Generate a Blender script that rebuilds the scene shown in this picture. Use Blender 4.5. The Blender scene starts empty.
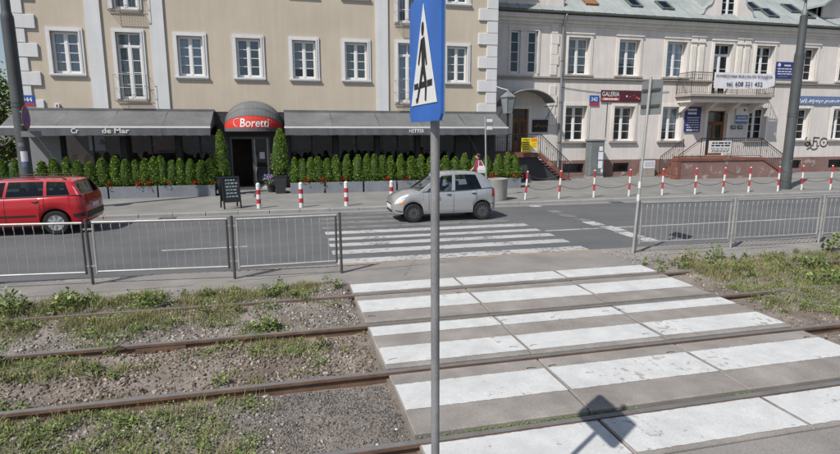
import bpy, bmesh, math, random
import numpy as np
from mathutils import Vector, Matrix

# ------------------------------------------------------------------ camera, sky, sun, exposure
R = math.radians
scene = bpy.context.scene
COL = scene.collection
cam_data = bpy.data.cameras.new('camera')
cam_data.sensor_width = 36.0
cam_data.lens = 36.0 * 547.0 / 840.0
cam_data.clip_start = 0.05
cam_data.clip_end = 3000.0
cam = bpy.data.objects.new('camera', cam_data)
COL.objects.link(cam)
cam.location = (0.0, 0.0, 2.7)
cam.rotation_euler = (R(80.0), 0.0, R(-14.0))
scene.camera = cam

SUN_ELEV = R(49.3)
SUN_TRAVEL = R(34.5)                      # direction the shadows fall, from +X towards +Y
sdir = Vector((math.cos(SUN_TRAVEL) * math.cos(SUN_ELEV), math.sin(SUN_TRAVEL) * math.cos(SUN_ELEV), -math.sin(SUN_ELEV)))
world = bpy.data.worlds.new('World')
scene.world = world
world.use_nodes = True
wn, wl = world.node_tree.nodes, world.node_tree.links
wn.clear()
w_out = wn.new('ShaderNodeOutputWorld')
w_bg = wn.new('ShaderNodeBackground')
w_sky = wn.new('ShaderNodeTexSky')
w_sky.sky_type = 'NISHITA'
w_sky.sun_disc = False
w_sky.sun_elevation = SUN_ELEV
w_sky.sun_rotation = math.atan2(-sdir.x, -sdir.y)
w_sky.air_density = 1.0
w_sky.dust_density = 1.2
w_bg.inputs['Strength'].default_value = 0.086
wl.new(w_sky.outputs[0], w_bg.inputs[0])
wl.new(w_bg.outputs[0], w_out.inputs[0])

sun_data = bpy.data.lights.new('sun', 'SUN')
sun_data.energy = 4.3
sun_data.angle = R(0.55)
sun_data.color = (1.0, 0.955, 0.90)
sun = bpy.data.objects.new('sun', sun_data)
COL.objects.link(sun)
sun.rotation_euler = sdir.to_track_quat('-Z', 'Y').to_euler()
sun.location = (-20, -15, 30)

scene.view_settings.view_transform = 'Standard'
scene.view_settings.look = 'None'
scene.view_settings.gamma = 1.0
scene.view_settings.use_curve_mapping = False
scene.view_settings.exposure = 0.24

random.seed(7)
rng = np.random.default_rng(11)

# ------------------------------------------------------------------ materials
MATS = {}
def mat(name, col, rough=0.75, var=0.10, scale=1.2, fine=0.06, fscale=40.0, bump=0.0, bscale=60.0, metal=0.0,
        spec=0.4, col2=None, patch=0.0, pscale=2.0, island=0.0, coat=0.0, streak=0.0, lane=0.0):
    """Procedural surface: base colour broken by broad and fine noise, optional second colour in patches."""
    if name in MATS:
        return MATS[name]
    m = bpy.data.materials.new(name)
    m.use_nodes = True
    nt = m.node_tree
    N, L = nt.nodes, nt.links
    b = N['Principled BSDF']
    geo = N.new('ShaderNodeNewGeometry')
    pos = geo.outputs['Position']
    def noise(sc, det=4.0, vec=None):
        n = N.new('ShaderNodeTexNoise')
        n.inputs['Scale'].default_value = sc
        n.inputs['Detail'].default_value = det
        n.inputs['Roughness'].default_value = 0.6
        L.new(vec or pos, n.inputs['Vector'])
        return n.outputs['Fac']
    def mapr(sock, a, c, lo=0.3, hi=0.7):
        r = N.new('ShaderNodeMapRange')
        r.inputs['From Min'].default_value = lo
        r.inputs['From Max'].default_value = hi
        r.inputs['To Min'].default_value = a
        r.inputs['To Max'].default_value = c
        L.new(sock, r.inputs['Value'])
        return r.outputs['Result']
    def mul(a, c):
        t = N.new('ShaderNodeMath'); t.operation = 'MULTIPLY'
        L.new(a, t.inputs[0]); L.new(c, t.inputs[1])
        return t.outputs[0]
    f = mapr(noise(scale), 1 - var, 1 + var)
    if fine:
        f = mul(f, mapr(noise(fscale, 3.0), 1 - fine, 1 + fine))
    if streak:
        mp = N.new('ShaderNodeMapping')
        mp.inputs['Scale'].default_value = (3.0, 3.0, 0.22)
        L.new(pos, mp.inputs['Vector'])
        f = mul(f, mapr(noise(1.6, 5.0, mp.outputs[0]), 1 - streak, 1 + streak * 0.4))
    if lane:
        mp2 = N.new('ShaderNodeMapping')
        mp2.inputs['Scale'].default_value = (0.06, 1.5, 1.0)
        L.new(pos, mp2.inputs['Vector'])
        f = mul(f, mapr(noise(1.0, 4.0, mp2.outputs[0]), 1 - lane, 1 + lane))
    if island:
        f = mul(f, mapr(geo.outputs['Random Per Island'], 1 - island, 1 + island, 0.0, 1.0))
    base = N.new('ShaderNodeMix'); base.data_type = 'RGBA'
    base.inputs[6].default_value = (*col, 1)
    base.inputs[7].default_value = (*(col2 or col), 1)
    base.inputs[0].default_value = 0.0
    if col2 is not None:
        if patch:
            ad = N.new('ShaderNodeMath'); ad.operation = 'ADD'
            L.new(noise(pscale, 6.0), ad.inputs[0]); L.new(mapr(noise(1.1, 2.0), -0.14, 0.14), ad.inputs[1])
            L.new(mapr(ad.outputs[0], 0.0, 1.0, 0.5 + patch, 0.56 + patch), base.inputs[0])
        elif island:
            L.new(geo.outputs['Random Per Island'], base.inputs[0])
        else:
            L.new(mapr(noise(pscale, 5.0), 0.0, 1.0, 0.35, 0.65), base.inputs[0])
    vm = N.new('ShaderNodeVectorMath'); vm.operation = 'SCALE'
    L.new(base.outputs[2], vm.inputs[0]); L.new(f, vm.inputs['Scale'])
    L.new(vm.outputs[0], b.inputs['Base Color'])
    b.inputs['Roughness'].default_value = rough
    b.inputs['Metallic'].default_value = metal
    b.inputs['Specular IOR Level'].default_value = spec
    b.inputs['Coat Weight'].default_value = coat
    b.inputs['Coat Roughness'].default_value = 0.06
    if bump:
        bn = N.new('ShaderNodeBump')
        bn.inputs['Strength'].default_value = 0.6
        bn.inputs['Distance'].default_value = bump
        L.new(noise(bscale, 4.0), bn.inputs['Height'])
        L.new(bn.outputs[0], b.inputs['Normal'])
    MATS[name] = m
    return m

def glass_mat(name, tint, clear, rough=0.02):
    m = bpy.data.materials.new(name)
    m.use_nodes = True
    N, L = m.node_tree.nodes, m.node_tree.links
    N.clear()
    out = N.new('ShaderNodeOutputMaterial')
    tr = N.new('ShaderNodeBsdfTransparent'); tr.inputs[0].default_value = (*[clear * t for t in tint], 1)
    gl = N.new('ShaderNodeBsdfGlossy'); gl.inputs['Roughness'].default_value = rough
    gl.inputs[0].default_value = (0.9, 0.94, 1.0, 1)
    fr = N.new('ShaderNodeFresnel'); fr.inputs[0].default_value = 1.5
    mx = N.new('ShaderNodeMixShader')
    L.new(fr.outputs[0], mx.inputs[0]); L.new(tr.outputs[0], mx.inputs[1]); L.new(gl.outputs[0], mx.inputs[2])
    L.new(mx.outputs[0], out.inputs[0])
    MATS[name] = m
    return m

M = dict(
    asphalt=mat('asphalt', (0.096, 0.099, 0.103), 0.85, 0.12, 0.5, 0.16, 90, 0.004, 160, col2=(0.118, 0.120, 0.121), pscale=0.35, lane=0.10),
    asphalt_pave=mat('asphalt_pave', (0.195, 0.184, 0.172), 0.9, 0.14, 0.8, 0.22, 70, 0.006, 120, col2=(0.255, 0.24, 0.222), pscale=0.9),
    worn_paint=mat('worn_paint', (0.175, 0.175, 0.172), 0.85, 0.15, 1.0, 0.16, 60, 0.003, 140, col2=(0.12, 0.12, 0.12), patch=0.03, pscale=5),
    road_paint=mat('road_paint', (0.40, 0.40, 0.39), 0.75, 0.14, 1.3, 0.12, 60, 0.002, 140, col2=(0.19, 0.19, 0.19), patch=0.075, pscale=9),
    slab_paint=mat('slab_paint', (0.515, 0.52, 0.508), 0.75, 0.10, 2.2, 0.12, 70, 0.002, 90, col2=(0.32, 0.30, 0.27), patch=0.16, pscale=11, streak=0.10),
    slab=mat('slab', (0.218, 0.198, 0.180), 0.9, 0.18, 1.4, 0.18, 60, 0.004, 110, col2=(0.27, 0.25, 0.228), pscale=2.2, streak=0.08),
    slot=mat('slot', (0.07, 0.06, 0.05), 0.9, 0.2),
    pavement=mat('pavement', (0.178, 0.176, 0.166), 0.9, 0.14, 0.6, 0.14, 50, 0.003, 90, col2=(0.22, 0.217, 0.204), pscale=0.8),
    kerb=mat('kerb', (0.28, 0.275, 0.26), 0.85, 0.14, 1.5, 0.12, 60, 0.003, 80),
    dirt=mat('dirt', (0.165, 0.135, 0.108), 0.95, 0.3, 1.6, 0.35, 60, 0.03, 60, col2=(0.225, 0.20, 0.172), pscale=1.8),
    ground=mat('ground', (0.16, 0.15, 0.13), 0.95, 0.2, 0.1),
    stone=mat('stone', (0.13, 0.115, 0.10), 0.9, 0.1, 3, 0.15, 120, 0.002, 150, col2=(0.33, 0.31, 0.285), island=0.45),
    stone_rust=mat('stone_rust', (0.125, 0.092, 0.072), 0.9, 0.1, 3, 0.15, 120, 0.002, 150, col2=(0.27, 0.225, 0.185), island=0.4),
    stone_dark=mat('stone_dark', (0.075, 0.07, 0.068), 0.9, 0.1, 3, 0.15, 120, 0.002, 150, col2=(0.20, 0.19, 0.178), island=0.5),
    litter=mat('litter', (0.46, 0.45, 0.42), 0.7, 0.1),
    rail_rust=mat('rail_rust', (0.120, 0.078, 0.055), 0.85, 0.25, 3, 0.2, 60, 0.002, 90, col2=(0.17, 0.10, 0.065), pscale=4),
    rail_head=mat('rail_head', (0.24, 0.23, 0.222), 0.5, 0.15, 4, 0.1, 60, metal=0.45),
    sleeper=mat('sleeper', (0.20, 0.165, 0.13), 0.95, 0.2, 5, 0.2, 60, 0.004, 60),
    grass=mat('grass', (0.10, 0.14, 0.035), 0.7, 0.25, 2.0, 0.0, col2=(0.22, 0.23, 0.08), island=0.35, spec=0.25),
    grass_dry=mat('grass_dry', (0.34, 0.285, 0.165), 0.8, 0.2, 2.0, 0.0, col2=(0.19, 0.19, 0.075), island=0.3, spec=0.2),
    weed=mat('weed', (0.085, 0.135, 0.035), 0.65, 0.25, 3.0, 0.0, col2=(0.18, 0.225, 0.065), island=0.3, spec=0.3),
    thuja=mat('thuja', (0.085, 0.165, 0.022), 0.7, 0.2, 3.0, 0.0, col2=(0.19, 0.275, 0.04), island=0.35, spec=0.25),
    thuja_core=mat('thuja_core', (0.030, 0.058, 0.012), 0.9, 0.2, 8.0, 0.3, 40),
    leaf=mat('leaf', (0.045, 0.085, 0.018), 0.65, 0.2, 1.0, 0.0, col2=(0.10, 0.15, 0.035), island=0.4, spec=0.3),
    bark=mat('bark', (0.11, 0.085, 0.062), 0.95, 0.2, 6, 0.2, 50, 0.01, 40),
    petal_red=mat('petal_red', (0.52, 0.02, 0.02), 0.6, 0.1, 6, 0, island=0.3),
    petal_violet=mat('petal_violet', (0.20, 0.16, 0.45), 0.6, 0.1, 6, 0, col2=(0.62, 0.62, 0.75), island=0.3),
    cream=mat('cream', (0.505, 0.440, 0.350), 0.9, 0.07, 0.45, 0.04, 30, 0.002, 120, streak=0.055, col2=(0.485, 0.425, 0.338), pscale=0.6),
    white_trim=mat('white_trim', (0.60, 0.605, 0.61), 0.85, 0.05, 1.0, 0.04, 40, 0.002, 90, streak=0.07),
    pinkish=mat('pinkish', (0.615, 0.57, 0.535), 0.92, 0.07, 0.5, 0.05, 25, 0.003, 60, col2=(0.65, 0.61, 0.575), pscale=0.8, streak=0.10),
    pink_trim=mat('pink_trim', (0.66, 0.63, 0.58), 0.9, 0.08, 0.8, 0.06, 30, 0.002, 60, streak=0.12),
    plinth=mat('plinth', (0.225, 0.14, 0.125), 0.9, 0.16, 0.9, 0.10, 25, 0.004, 50, col2=(0.36, 0.29, 0.26), patch=0.10, pscale=1.8, streak=0.12),
    redbrown=mat('redbrown', (0.175, 0.075, 0.055), 0.8, 0.14, 1.5, 0.1, 30, col2=(0.30, 0.16, 0.12), patch=0.13, pscale=3),
    sill=mat('sill', (0.33, 0.30, 0.27), 0.8, 0.1, 2, 0.1, 30, streak=0.1),
    galv_bar=mat('galv_bar', (0.37, 0.37, 0.36), 0.6, 0.15, 4, 0.08, 40, metal=0.3),
    frosted=mat('frosted', (0.20, 0.225, 0.225), 0.35, 0.15, 6),
    kerb_brown=mat('kerb_brown', (0.27, 0.205, 0.145), 0.9, 0.15, 2, 0.12, 40),
    joinery=mat('joinery', (0.70, 0.70, 0.69), 0.5, 0.04, 2, 0.03, 40),
    curtain=mat('curtain', (0.74, 0.76, 0.76), 0.95, 0.10, 2.5, 0.05, 20),
    curtain_dim=mat('curtain_dim', (0.46, 0.48, 0.49), 0.95, 0.12, 2.5, 0.05, 20),
    curtain_warm=mat('curtain_warm', (0.62, 0.58, 0.50), 0.95, 0.12, 2.5, 0.05, 20),
    shop_room=mat('shop_room', (0.13, 0.105, 0.085), 0.95, 0.3, 1.0),
    room=mat('room', (0.055, 0.052, 0.05), 0.95, 0.3, 1.0),
    roof=mat('roof', (0.285, 0.315, 0.31), 0.6, 0.14, 0.5, 0.10, 20, col2=(0.335, 0.36, 0.35), pscale=0.9, streak=0.08, spec=0.4),
    roof_dark=mat('roof_dark', (0.105, 0.125, 0.11), 0.7, 0.15, 1.0),
    rust=mat('rust', (0.23, 0.12, 0.06), 0.85, 0.2, 4),
    zinc=mat('zinc', (0.24, 0.255, 0.26), 0.5, 0.12, 2, 0.06, 30, metal=0.35),
    galv=mat('galv', (0.40, 0.40, 0.385), 0.5, 0.14, 4, 0.08, 40, metal=0.45),
    galv_dark=mat('galv_dark', (0.085, 0.082, 0.08), 0.6, 0.2, 4, 0.1, 40, metal=0.3),
    pole_grey=mat('pole_grey', (0.20, 0.20, 0.212), 0.55, 0.16, 4, 0.08, 60, metal=0.25, streak=0.12, col2=(0.25, 0.25, 0.25), pscale=9),
    mast=mat('mast', (0.062, 0.068, 0.07), 0.6, 0.15, 1.2, 0.08, 30),
    iron=mat('iron', (0.018, 0.018, 0.02), 0.6, 0.1), iron_worn=mat('iron_worn', (0.085, 0.065, 0.05), 0.8, 0.3, 6),
    awning=mat('awning', (0.116, 0.120, 0.122), 0.85, 0.12, 0.9, 0.05, 60, streak=0.12, col2=(0.150, 0.153, 0.153), pscale=0.8),
    valance=mat('valance', (0.105, 0.11, 0.118), 0.85, 0.10, 2.0, 0.04, 40),
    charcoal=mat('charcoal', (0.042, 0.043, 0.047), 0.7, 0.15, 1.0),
    pier=mat('pier', (0.22, 0.225, 0.235), 0.85, 0.1, 1.0),
    red_cloth=mat('red_cloth', (0.50, 0.035, 0.022), 0.75, 0.08, 2.0),
    planter=mat('planter', (0.20, 0.215, 0.235), 0.75, 0.12, 1.5, 0.06, 30, streak=0.08),
    pot=mat('pot', (0.035, 0.036, 0.04), 0.6, 0.1),
    wood=mat('wood', (0.17, 0.075, 0.03), 0.6, 0.2, 2, 0.1, 30, streak=0.15),
    board_black=mat('board_black', (0.018, 0.018, 0.02), 0.7, 0.15),
    white=mat('white', (0.62, 0.62, 0.61), 0.6, 0.05),
    banner=mat('banner', (0.70, 0.70, 0.72), 0.8, 0.08, 1.5),
    red=mat('red', (0.42, 0.03, 0.035), 0.6, 0.08, 4),
    blue=mat('blue', (0.015, 0.085, 0.33), 0.45, 0.06, 3),
    sign_blue=mat('sign_blue', (0.02, 0.115, 0.42), 0.45, 0.10, 5, 0.05, 60, spec=0.5, streak=0.12),
    navy=mat('navy', (0.025, 0.04, 0.17), 0.5, 0.06, 3),
    navy_pale=mat('navy_pale', (0.13, 0.19, 0.33), 0.6, 0.2, 6),
    maroon=mat('maroon', (0.075, 0.018, 0.028), 0.55, 0.1, 2),
    salmon=mat('salmon', (0.55, 0.14, 0.10), 0.6, 0.08),
    yellow=mat('yellow', (0.75, 0.60, 0.03), 0.6, 0.05),
    green_plate=mat('green_plate', (0.03, 0.12, 0.07), 0.5, 0.1),
    black=mat('black', (0.012, 0.012, 0.013), 0.6, 0.1),
    ink=mat('ink', (0.05, 0.045, 0.11), 0.7, 0.1),
    gold=mat('gold', (0.55, 0.34, 0.05), 0.5, 0.1),
    graffiti=mat('graffiti', (0.03, 0.025, 0.025), 0.8, 0.2, 6),
    concrete=mat('concrete', (0.34, 0.335, 0.315), 0.9, 0.12, 3, 0.1, 40, 0.004, 60),
    cabinet=mat('cabinet', (0.16, 0.175, 0.175), 0.7, 0.15, 3, 0.1, 20),
    silver=mat('silver', (0.40, 0.41, 0.42), 0.30, 0.02, 1.0, 0, metal=0.45, coat=1.0),
    car_red=mat('car_red', (0.42, 0.010, 0.017), 0.30, 0.03, 1.0, 0, coat=1.0, spec=0.3),
    tyre=mat('tyre', (0.018, 0.018, 0.019), 0.85, 0.15, 10),
    alloy=mat('alloy', (0.50, 0.51, 0.53), 0.35, 0.08, 6, metal=0.6),
    steel_dark=mat('steel_dark', (0.12, 0.12, 0.125), 0.45, 0.1, 6, metal=0.5),
    trim_black=mat('trim_black', (0.022, 0.022, 0.024), 0.55, 0.1),
    lamp_red=mat('lamp_red', (0.30, 0.012, 0.012), 0.2, 0.05, coat=0.6), lamp_pale=mat('lamp_pale', (0.50, 0.20, 0.19), 0.2, 0.05, coat=0.6),
    lamp_orange=mat('lamp_orange', (0.75, 0.22, 0.03), 0.2, 0.05, coat=0.6),
    lamp_clear=mat('lamp_clear', (0.62, 0.64, 0.66), 0.12, 0.05, coat=0.8),
    upholstery=mat('upholstery', (0.07, 0.072, 0.08), 0.9, 0.1),
    skin=mat('skin', (0.50, 0.29, 0.20), 0.6, 0.05, 8),
    hair=mat('hair', (0.06, 0.038, 0.022), 0.8, 0.2, 20),
    shirt_white=mat('shirt_white', (0.80, 0.81, 0.83), 0.85, 0.06, 8),
    shirt_maroon=mat('shirt_maroon', (0.23, 0.03, 0.07), 0.85, 0.08, 8),
    trousers=mat('trousers', (0.045, 0.05, 0.075), 0.9, 0.08, 8),
    glass=glass_mat('glass', (0.92, 0.96, 1.0), 0.92),
    glass_shop=glass_mat('glass_shop', (0.8, 0.84, 0.9), 0.75),
    glass_tint=glass_mat('glass_tint', (0.72, 0.88, 0.88), 0.52),
    glass_car=glass_mat('glass_car', (0.92, 0.97, 0.96), 0.95),
)

# ------------------------------------------------------------------ building blocks
POS = {}                                           # world position of every parent, so parts can be drawn in world numbers
def thing(name, label, cat, loc=(0, 0, 0), group=None, rotz=0.0):
    o = bpy.data.objects.new(name, None)
    o.empty_display_size = 0.2
    COL.objects.link(o)
    o.location = loc
    o.rotation_euler = (0, 0, rotz)
    POS[o] = Vector(loc)
    tag(o, label, cat, group)
    return o

def tag(o, label=None, cat=None, group=None, kind=None):
    if label: o['label'] = label
    if cat: o['category'] = cat
    if group: o['group'] = group
    if kind: o['kind'] = kind
    return o

def link(name, me, parent=None, loc=(0, 0, 0), rot=None):
    o = bpy.data.objects.new(name, me)
    COL.objects.link(o)
    o.location = loc
    if rot: o.rotation_euler = rot
    base = Vector((0, 0, 0))
    if parent is not None:
        o.parent = parent
        base = POS.get(parent, Vector((0, 0, 0)))
    POS[o] = base + Vector(loc)
    return o

def copy_tree(o, parent=None):
    c = o.copy()
    COL.objects.link(c)
    c.parent = parent
    POS[c] = POS.get(o, Vector((0, 0, 0))).copy()
    for ch in list(o.children):
        copy_tree(ch, c)
    return c

class MB:
    """Collects faces, then links them as one mesh object."""
    def __init__(s):
        s.v, s.f, s.mi, s.cur = [], [], [], 0
    def add(s, vs, fs):
        n = len(s.v)
        s.v += [tuple(p) for p in vs]
        s.f += [tuple(i + n for i in f) for f in fs]
        s.mi += [s.cur] * len(fs)
        return s
    def box(s, x0, x1, y0, y1, z0, z1):
        return s.add([(x0, y0, z0), (x1, y0, z0), (x1, y1, z0), (x0, y1, z0), (x0, y0, z1), (x1, y0, z1), (x1, y1, z1), (x0, y1, z1)],
                     [(0, 3, 2, 1), (4, 5, 6, 7), (0, 1, 5, 4), (1, 2, 6, 5), (2, 3, 7, 6), (3, 0, 4, 7)])
    def bbox(s, x0, x1, y0, y1, z0, z1, b=0.01):
        """box with chamfered vertical and top edges"""
        def ring(i, z):
            return [(x0 + i + b, y0 + i, z), (x1 - i - b, y0 + i, z), (x1 - i, y0 + i + b, z), (x1 - i, y1 - i - b, z),
                    (x1 - i - b, y1 - i, z), (x0 + i + b, y1 - i, z), (x0 + i, y1 - i - b, z), (x0 + i, y0 + i + b, z)]
        return s.loft([ring(0, z0), ring(0, z1 - b), ring(b, z1)], True, True)
    def loft(s, rings, cap0=False, cap1=False):
        n = len(rings[0])
        vs = [p for r in rings for p in r]
        fs = []
        for k in range(len(rings) - 1):
            for i in range(n):
                j = (i + 1) % n
                fs.append((k * n + i, k * n + j, (k + 1) * n + j, (k + 1) * n + i))
        if cap0: fs.append(tuple(reversed(range(n))))
        if cap1: fs.append(tuple(range((len(rings) - 1) * n, len(rings) * n)))
        return s.add(vs, fs)
    def quad(s, *p):
        return s.add(p, [tuple(range(len(p)))])
    def prism(s, poly, axis, a, b):
        """polygon (2D) extruded along an axis; 2D axes are the remaining two in order"""
        def p3(q, t):
            return {'x': (t, q[0], q[1]), 'y': (q[0], t, q[1]), 'z': (q[0], q[1], t)}[axis]
        return s.loft([[p3(q, a) for q in poly], [p3(q, b) for q in poly]], True, True)
    def tube(s, pts, r, n=8, caps=True):
        pts = [Vector(p) for p in pts]
        rr = r if isinstance(r, (list, tuple)) else [r] * len(pts)
        rings = []
        for i, p in enumerate(pts):
            d = (pts[min(i + 1, len(pts) - 1)] - pts[max(i - 1, 0)]).normalized()
            up = Vector((0, 0, 1)) if abs(d.z) < 0.9 else Vector((1, 0, 0))
            a = d.cross(up).normalized(); c = d.cross(a).normalized()
            rings.append([tuple(p + (a * math.cos(t) + c * math.sin(t)) * rr[i]) for t in [2 * math.pi * k / n for k in range(n)]])
        return s.loft(rings, caps, caps)
    def lathe(s, prof, n=16, c=(0, 0, 0), axis='z', cap0=True, cap1=True):
        rings = []
        for r, h in prof:
            ring = []
            for k in range(n):
                t = 2 * math.pi * k / n
                a, b = r * math.cos(t), r * math.sin(t)
                p = {'z': (a, b, h), 'y': (a, h, b), 'x': (h, a, b)}[axis]
                ring.append((p[0] + c[0], p[1] + c[1], p[2] + c[2]))
            rings.append(ring)
        return s.loft(rings, cap0, cap1)
    def mesh(s, name, mats, smooth=False, off=None):
        me = bpy.data.meshes.new(name)
        v = s.v if off is None else [(p[0] - off[0], p[1] - off[1], p[2] - off[2]) for p in s.v]
        me.from_pydata(v, [], s.f)
        mats = mats if isinstance(mats, (list, tuple)) else [mats]
        for m in mats: me.materials.append(m)
        if len(mats) > 1: me.polygons.foreach_set('material_index', s.mi)
        bm = bmesh.new(); bm.from_mesh(me); bmesh.ops.recalc_face_normals(bm, faces=bm.faces); bm.to_mesh(me); bm.free()
        if smooth:
            me.polygons.foreach_set('use_smooth', [True] * len(me.polygons))
            if smooth is not True: me.set_sharp_from_angle(angle=R(smooth))
        me.update()
        return me
    def build(s, name, mats, parent=None, smooth=False, local=False, loc=(0, 0, 0)):
        off = None if (parent is None or local) else POS[parent]
        return link(name, s.mesh(name, mats, smooth, off), parent, loc)

def np_mesh(name, V, F, m, loops=3):
    me = bpy.data.meshes.new(name)
    V = np.asarray(V, dtype=np.float32); F = np.asarray(F, dtype=np.int32)
    me.vertices.add(len(V)); me.vertices.foreach_set('co', V.ravel())
    me.loops.add(F.size); me.loops.foreach_set('vertex_index', F.ravel())
    me.polygons.add(len(F)); me.polygons.foreach_set('loop_start', np.arange(0, F.size, loops, dtype=np.int32))
    me.polygons.foreach_set('loop_total', np.full(len(F), loops, dtype=np.int32))
    me.update(calc_edges=True); me.validate()
    me.materials.append(m)
    return me

def text_mesh(body, width, height, bold=0.0, shear=0.0):
    """lettering as a flat mesh, fitted into width x height, lower left at 0, drawn in x / z facing -y"""
    cu = bpy.data.curves.new('lettering', 'FONT')
    cu.body = body; cu.size = 1.0; cu.offset = bold; cu.shear = shear; cu.align_x = 'CENTER' if '\n' in body else 'LEFT'
    cu.resolution_u = 3
    o = bpy.data.objects.new('lettering', cu)
    COL.objects.link(o)
    dg = bpy.context.evaluated_depsgraph_get()
    me = bpy.data.meshes.new_from_object(o.evaluated_get(dg))
    bpy.data.objects.remove(o); bpy.data.curves.remove(cu)
    n = len(me.vertices)
    co = np.empty(n * 3, dtype=np.float32); me.vertices.foreach_get('co', co); co = co.reshape(-1, 3)
    lo, hi = co.min(0), co.max(0)
    out = np.zeros_like(co)
    out[:, 0] = (co[:, 0] - lo[0]) / max(hi[0] - lo[0], 1e-6) * width
    out[:, 2] = (co[:, 1] - lo[1]) / max(hi[1] - lo[1], 1e-6) * height
    me.vertices.foreach_set('co', out.ravel()); me.update()
    return me

def lettering(body, x, y, z, w, h, m, parent, bold=0.0, shear=0.0, name='lettering', rot=None):
    me = text_mesh(body, w, h, bold, shear)
    me.materials.clear(); me.materials.append(m)
    p = POS[parent]
    return link(name, me, parent, (x - p.x, y - p.y, z - p.z), rot)

ORD = ['first', 'second', 'third', 'fourth', 'fifth', 'sixth', 'seventh', 'eighth', 'ninth', 'tenth', 'eleventh', 'twelfth',
       'thirteenth', 'fourteenth', 'fifteenth', 'sixteenth', 'seventeenth', 'eighteenth', 'nineteenth', 'twentieth', 'twenty-first',
       'twenty-second', 'twenty-third', 'twenty-fourth', 'twenty-fifth', 'twenty-sixth']

def vnoise(x, y, s, seed=0):
    """smooth value noise on arrays, 0..1"""
    x = np.asarray(x, float) * s; y = np.asarray(y, float) * s
    xi, yi = np.floor(x), np.floor(y)
    fx, fy = x - xi, y - yi
    fx, fy = fx * fx * (3 - 2 * fx), fy * fy * (3 - 2 * fy)
    def h(a, b):
        t = np.sin(a * 127.1 + b * 311.7 + seed * 74.7) * 43758.5453
        return t - np.floor(t)
    return (h(xi, yi) * (1 - fx) + h(xi + 1, yi) * fx) * (1 - fy) + (h(xi, yi + 1) * (1 - fx) + h(xi + 1, yi + 1) * fx) * fy

# ------------------------------------------------------------------ ground, road, pavements
Z_ROAD, Z_PAVE = -0.03, 0.07
def sheet(name, x0, x1, y0, y1, z, m, kind='structure', parent=None, nx=1, ny=1):
    mb = MB()
    for i in range(nx):
        for j in range(ny):
            a, b = x0 + (x1 - x0) * i / nx, x0 + (x1 - x0) * (i + 1) / nx
            c, d = y0 + (y1 - y0) * j / ny, y0 + (y1 - y0) * (j + 1) / ny
            mb.quad((a, c, z), (b, c, z), (b, d, z), (a, d, z))
    o = mb.build(name, m, parent)
    if parent is None: o['kind'] = kind
    return o
sheet('ground', -900, 900, -900, 900, -0.30, M['ground'])
road = sheet('road', -120, 160, 10.98, 18.72, Z_ROAD, M['asphalt'])
near_pave = MB()
near_pave.box(-120, 160, 9.42, 10.96, -0.28, 0.0).build('tram_side_pavement', M['asphalt_pave'])['kind'] = 'structure'
MB().box(-120, 160, -14, 3.60, -0.28, -0.004).build('near_carriageway', M['asphalt_pave'])['kind'] = 'structure'
far_pave = MB().box(-120, 160, 18.90, 60, -0.28, Z_PAVE).build('far_pavement', M['pavement'])
far_pave['kind'] = 'structure'
kerbs = bpy.data.objects.new('far_kerb', None); COL.objects.link(kerbs); kerbs['kind'] = 'structure'; POS[kerbs] = Vector((0, 0, 0))
kmesh = MB().bbox(-0.495, 0.495, -0.085, 0.085, -0.25, 0.078, 0.015).mesh('kerb_stone', M['kerb'])
for i in range(-24, 40):
    link('kerb_stone', kmesh, kerbs, (i * 1.0 + random.uniform(-.003, .003), 18.81 + random.uniform(-.006, .006), random.uniform(-.006, .004)))
nk = bpy.data.objects.new('near_kerb', None); COL.objects.link(nk); nk['kind'] = 'structure'; POS[nk] = Vector((0, 0, 0))
kmesh2 = MB().bbox(-0.495, 0.495, -0.06, 0.06, -0.25, 0.004, 0.012).mesh('kerb_stone', M['slab'])
kmesh3 = kmesh2.copy(); kmesh3.materials[0] = M['kerb_brown']
for i in range(-14, 24):
    link('kerb_stone', kmesh3 if 1 <= i <= 6 else kmesh2, nk, (i * 1.0 + 0.5, 10.93 + random.uniform(-.006, .006), random.uniform(-.004, .006)))
# road gutter strip along the far kerb: paler dust, real thin sheet
sheet('gutter_strip', -60, 90, 18.28, 18.722, Z_ROAD + 0.004, mat('gutter', (0.215, 0.213, 0.208), 0.9, 0.12, 1.2, 0.12, 60))

def ragged(x0, x1, y0, y1, z, jit=0.012, step=0.12, skew0=0.0, skew1=0.0):
    """painted rectangle with slightly worn, uneven edges"""
    n = max(2, int((x1 - x0) / step))
    top = [(x0 + (x1 - x0) * i / n, y1 + random.uniform(-jit, jit), z) for i in range(n + 1)]
    bot = [(x0 + (x1 - x0) * i / n, y0 + random.uniform(-jit, jit), z) for i in range(n + 1)]
    top[0] = (x0 + skew0, top[0][1], z); top[-1] = (x1 + skew1, top[-1][1], z)
    mb = MB()
    mb.add(top + bot, [(n + 1 + i, n + 2 + i, i + 1, i) for i in range(n)])
    return mb
zl = [(11.12, 11.54), (12.02, 12.44), (12.86, 13.24), (13.63, 13.97), (14.45, 14.88), (15.28, 15.66), (16.1, 16.5), (16.95, 17.35), (17.8, 18.15)]
for i, (a, b) in enumerate(zl):
    ragged(1.02 + random.uniform(-.03, .03), 6.86 + random.uniform(-.03, .03), a, b, Z_ROAD + 0.004, 0.012, 0.06).build(
        'zebra_stripe', M['road_paint'] if i < 5 else M['worn_paint'], road)
ragged(-2.8, -0.9, 13.36, 13.46, Z_ROAD + 0.004).build('lane_dash', M['road_paint'], road)
ragged(-9.6, -7.7, 13.36, 13.46, Z_ROAD + 0.004).build('lane_dash', M['road_paint'], road)
ragged(6.95, 40.0, 13.52, 13.63, Z_ROAD + 0.005, 0.012, 0.4).build('lane_line', M['road_paint'], road)
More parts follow.
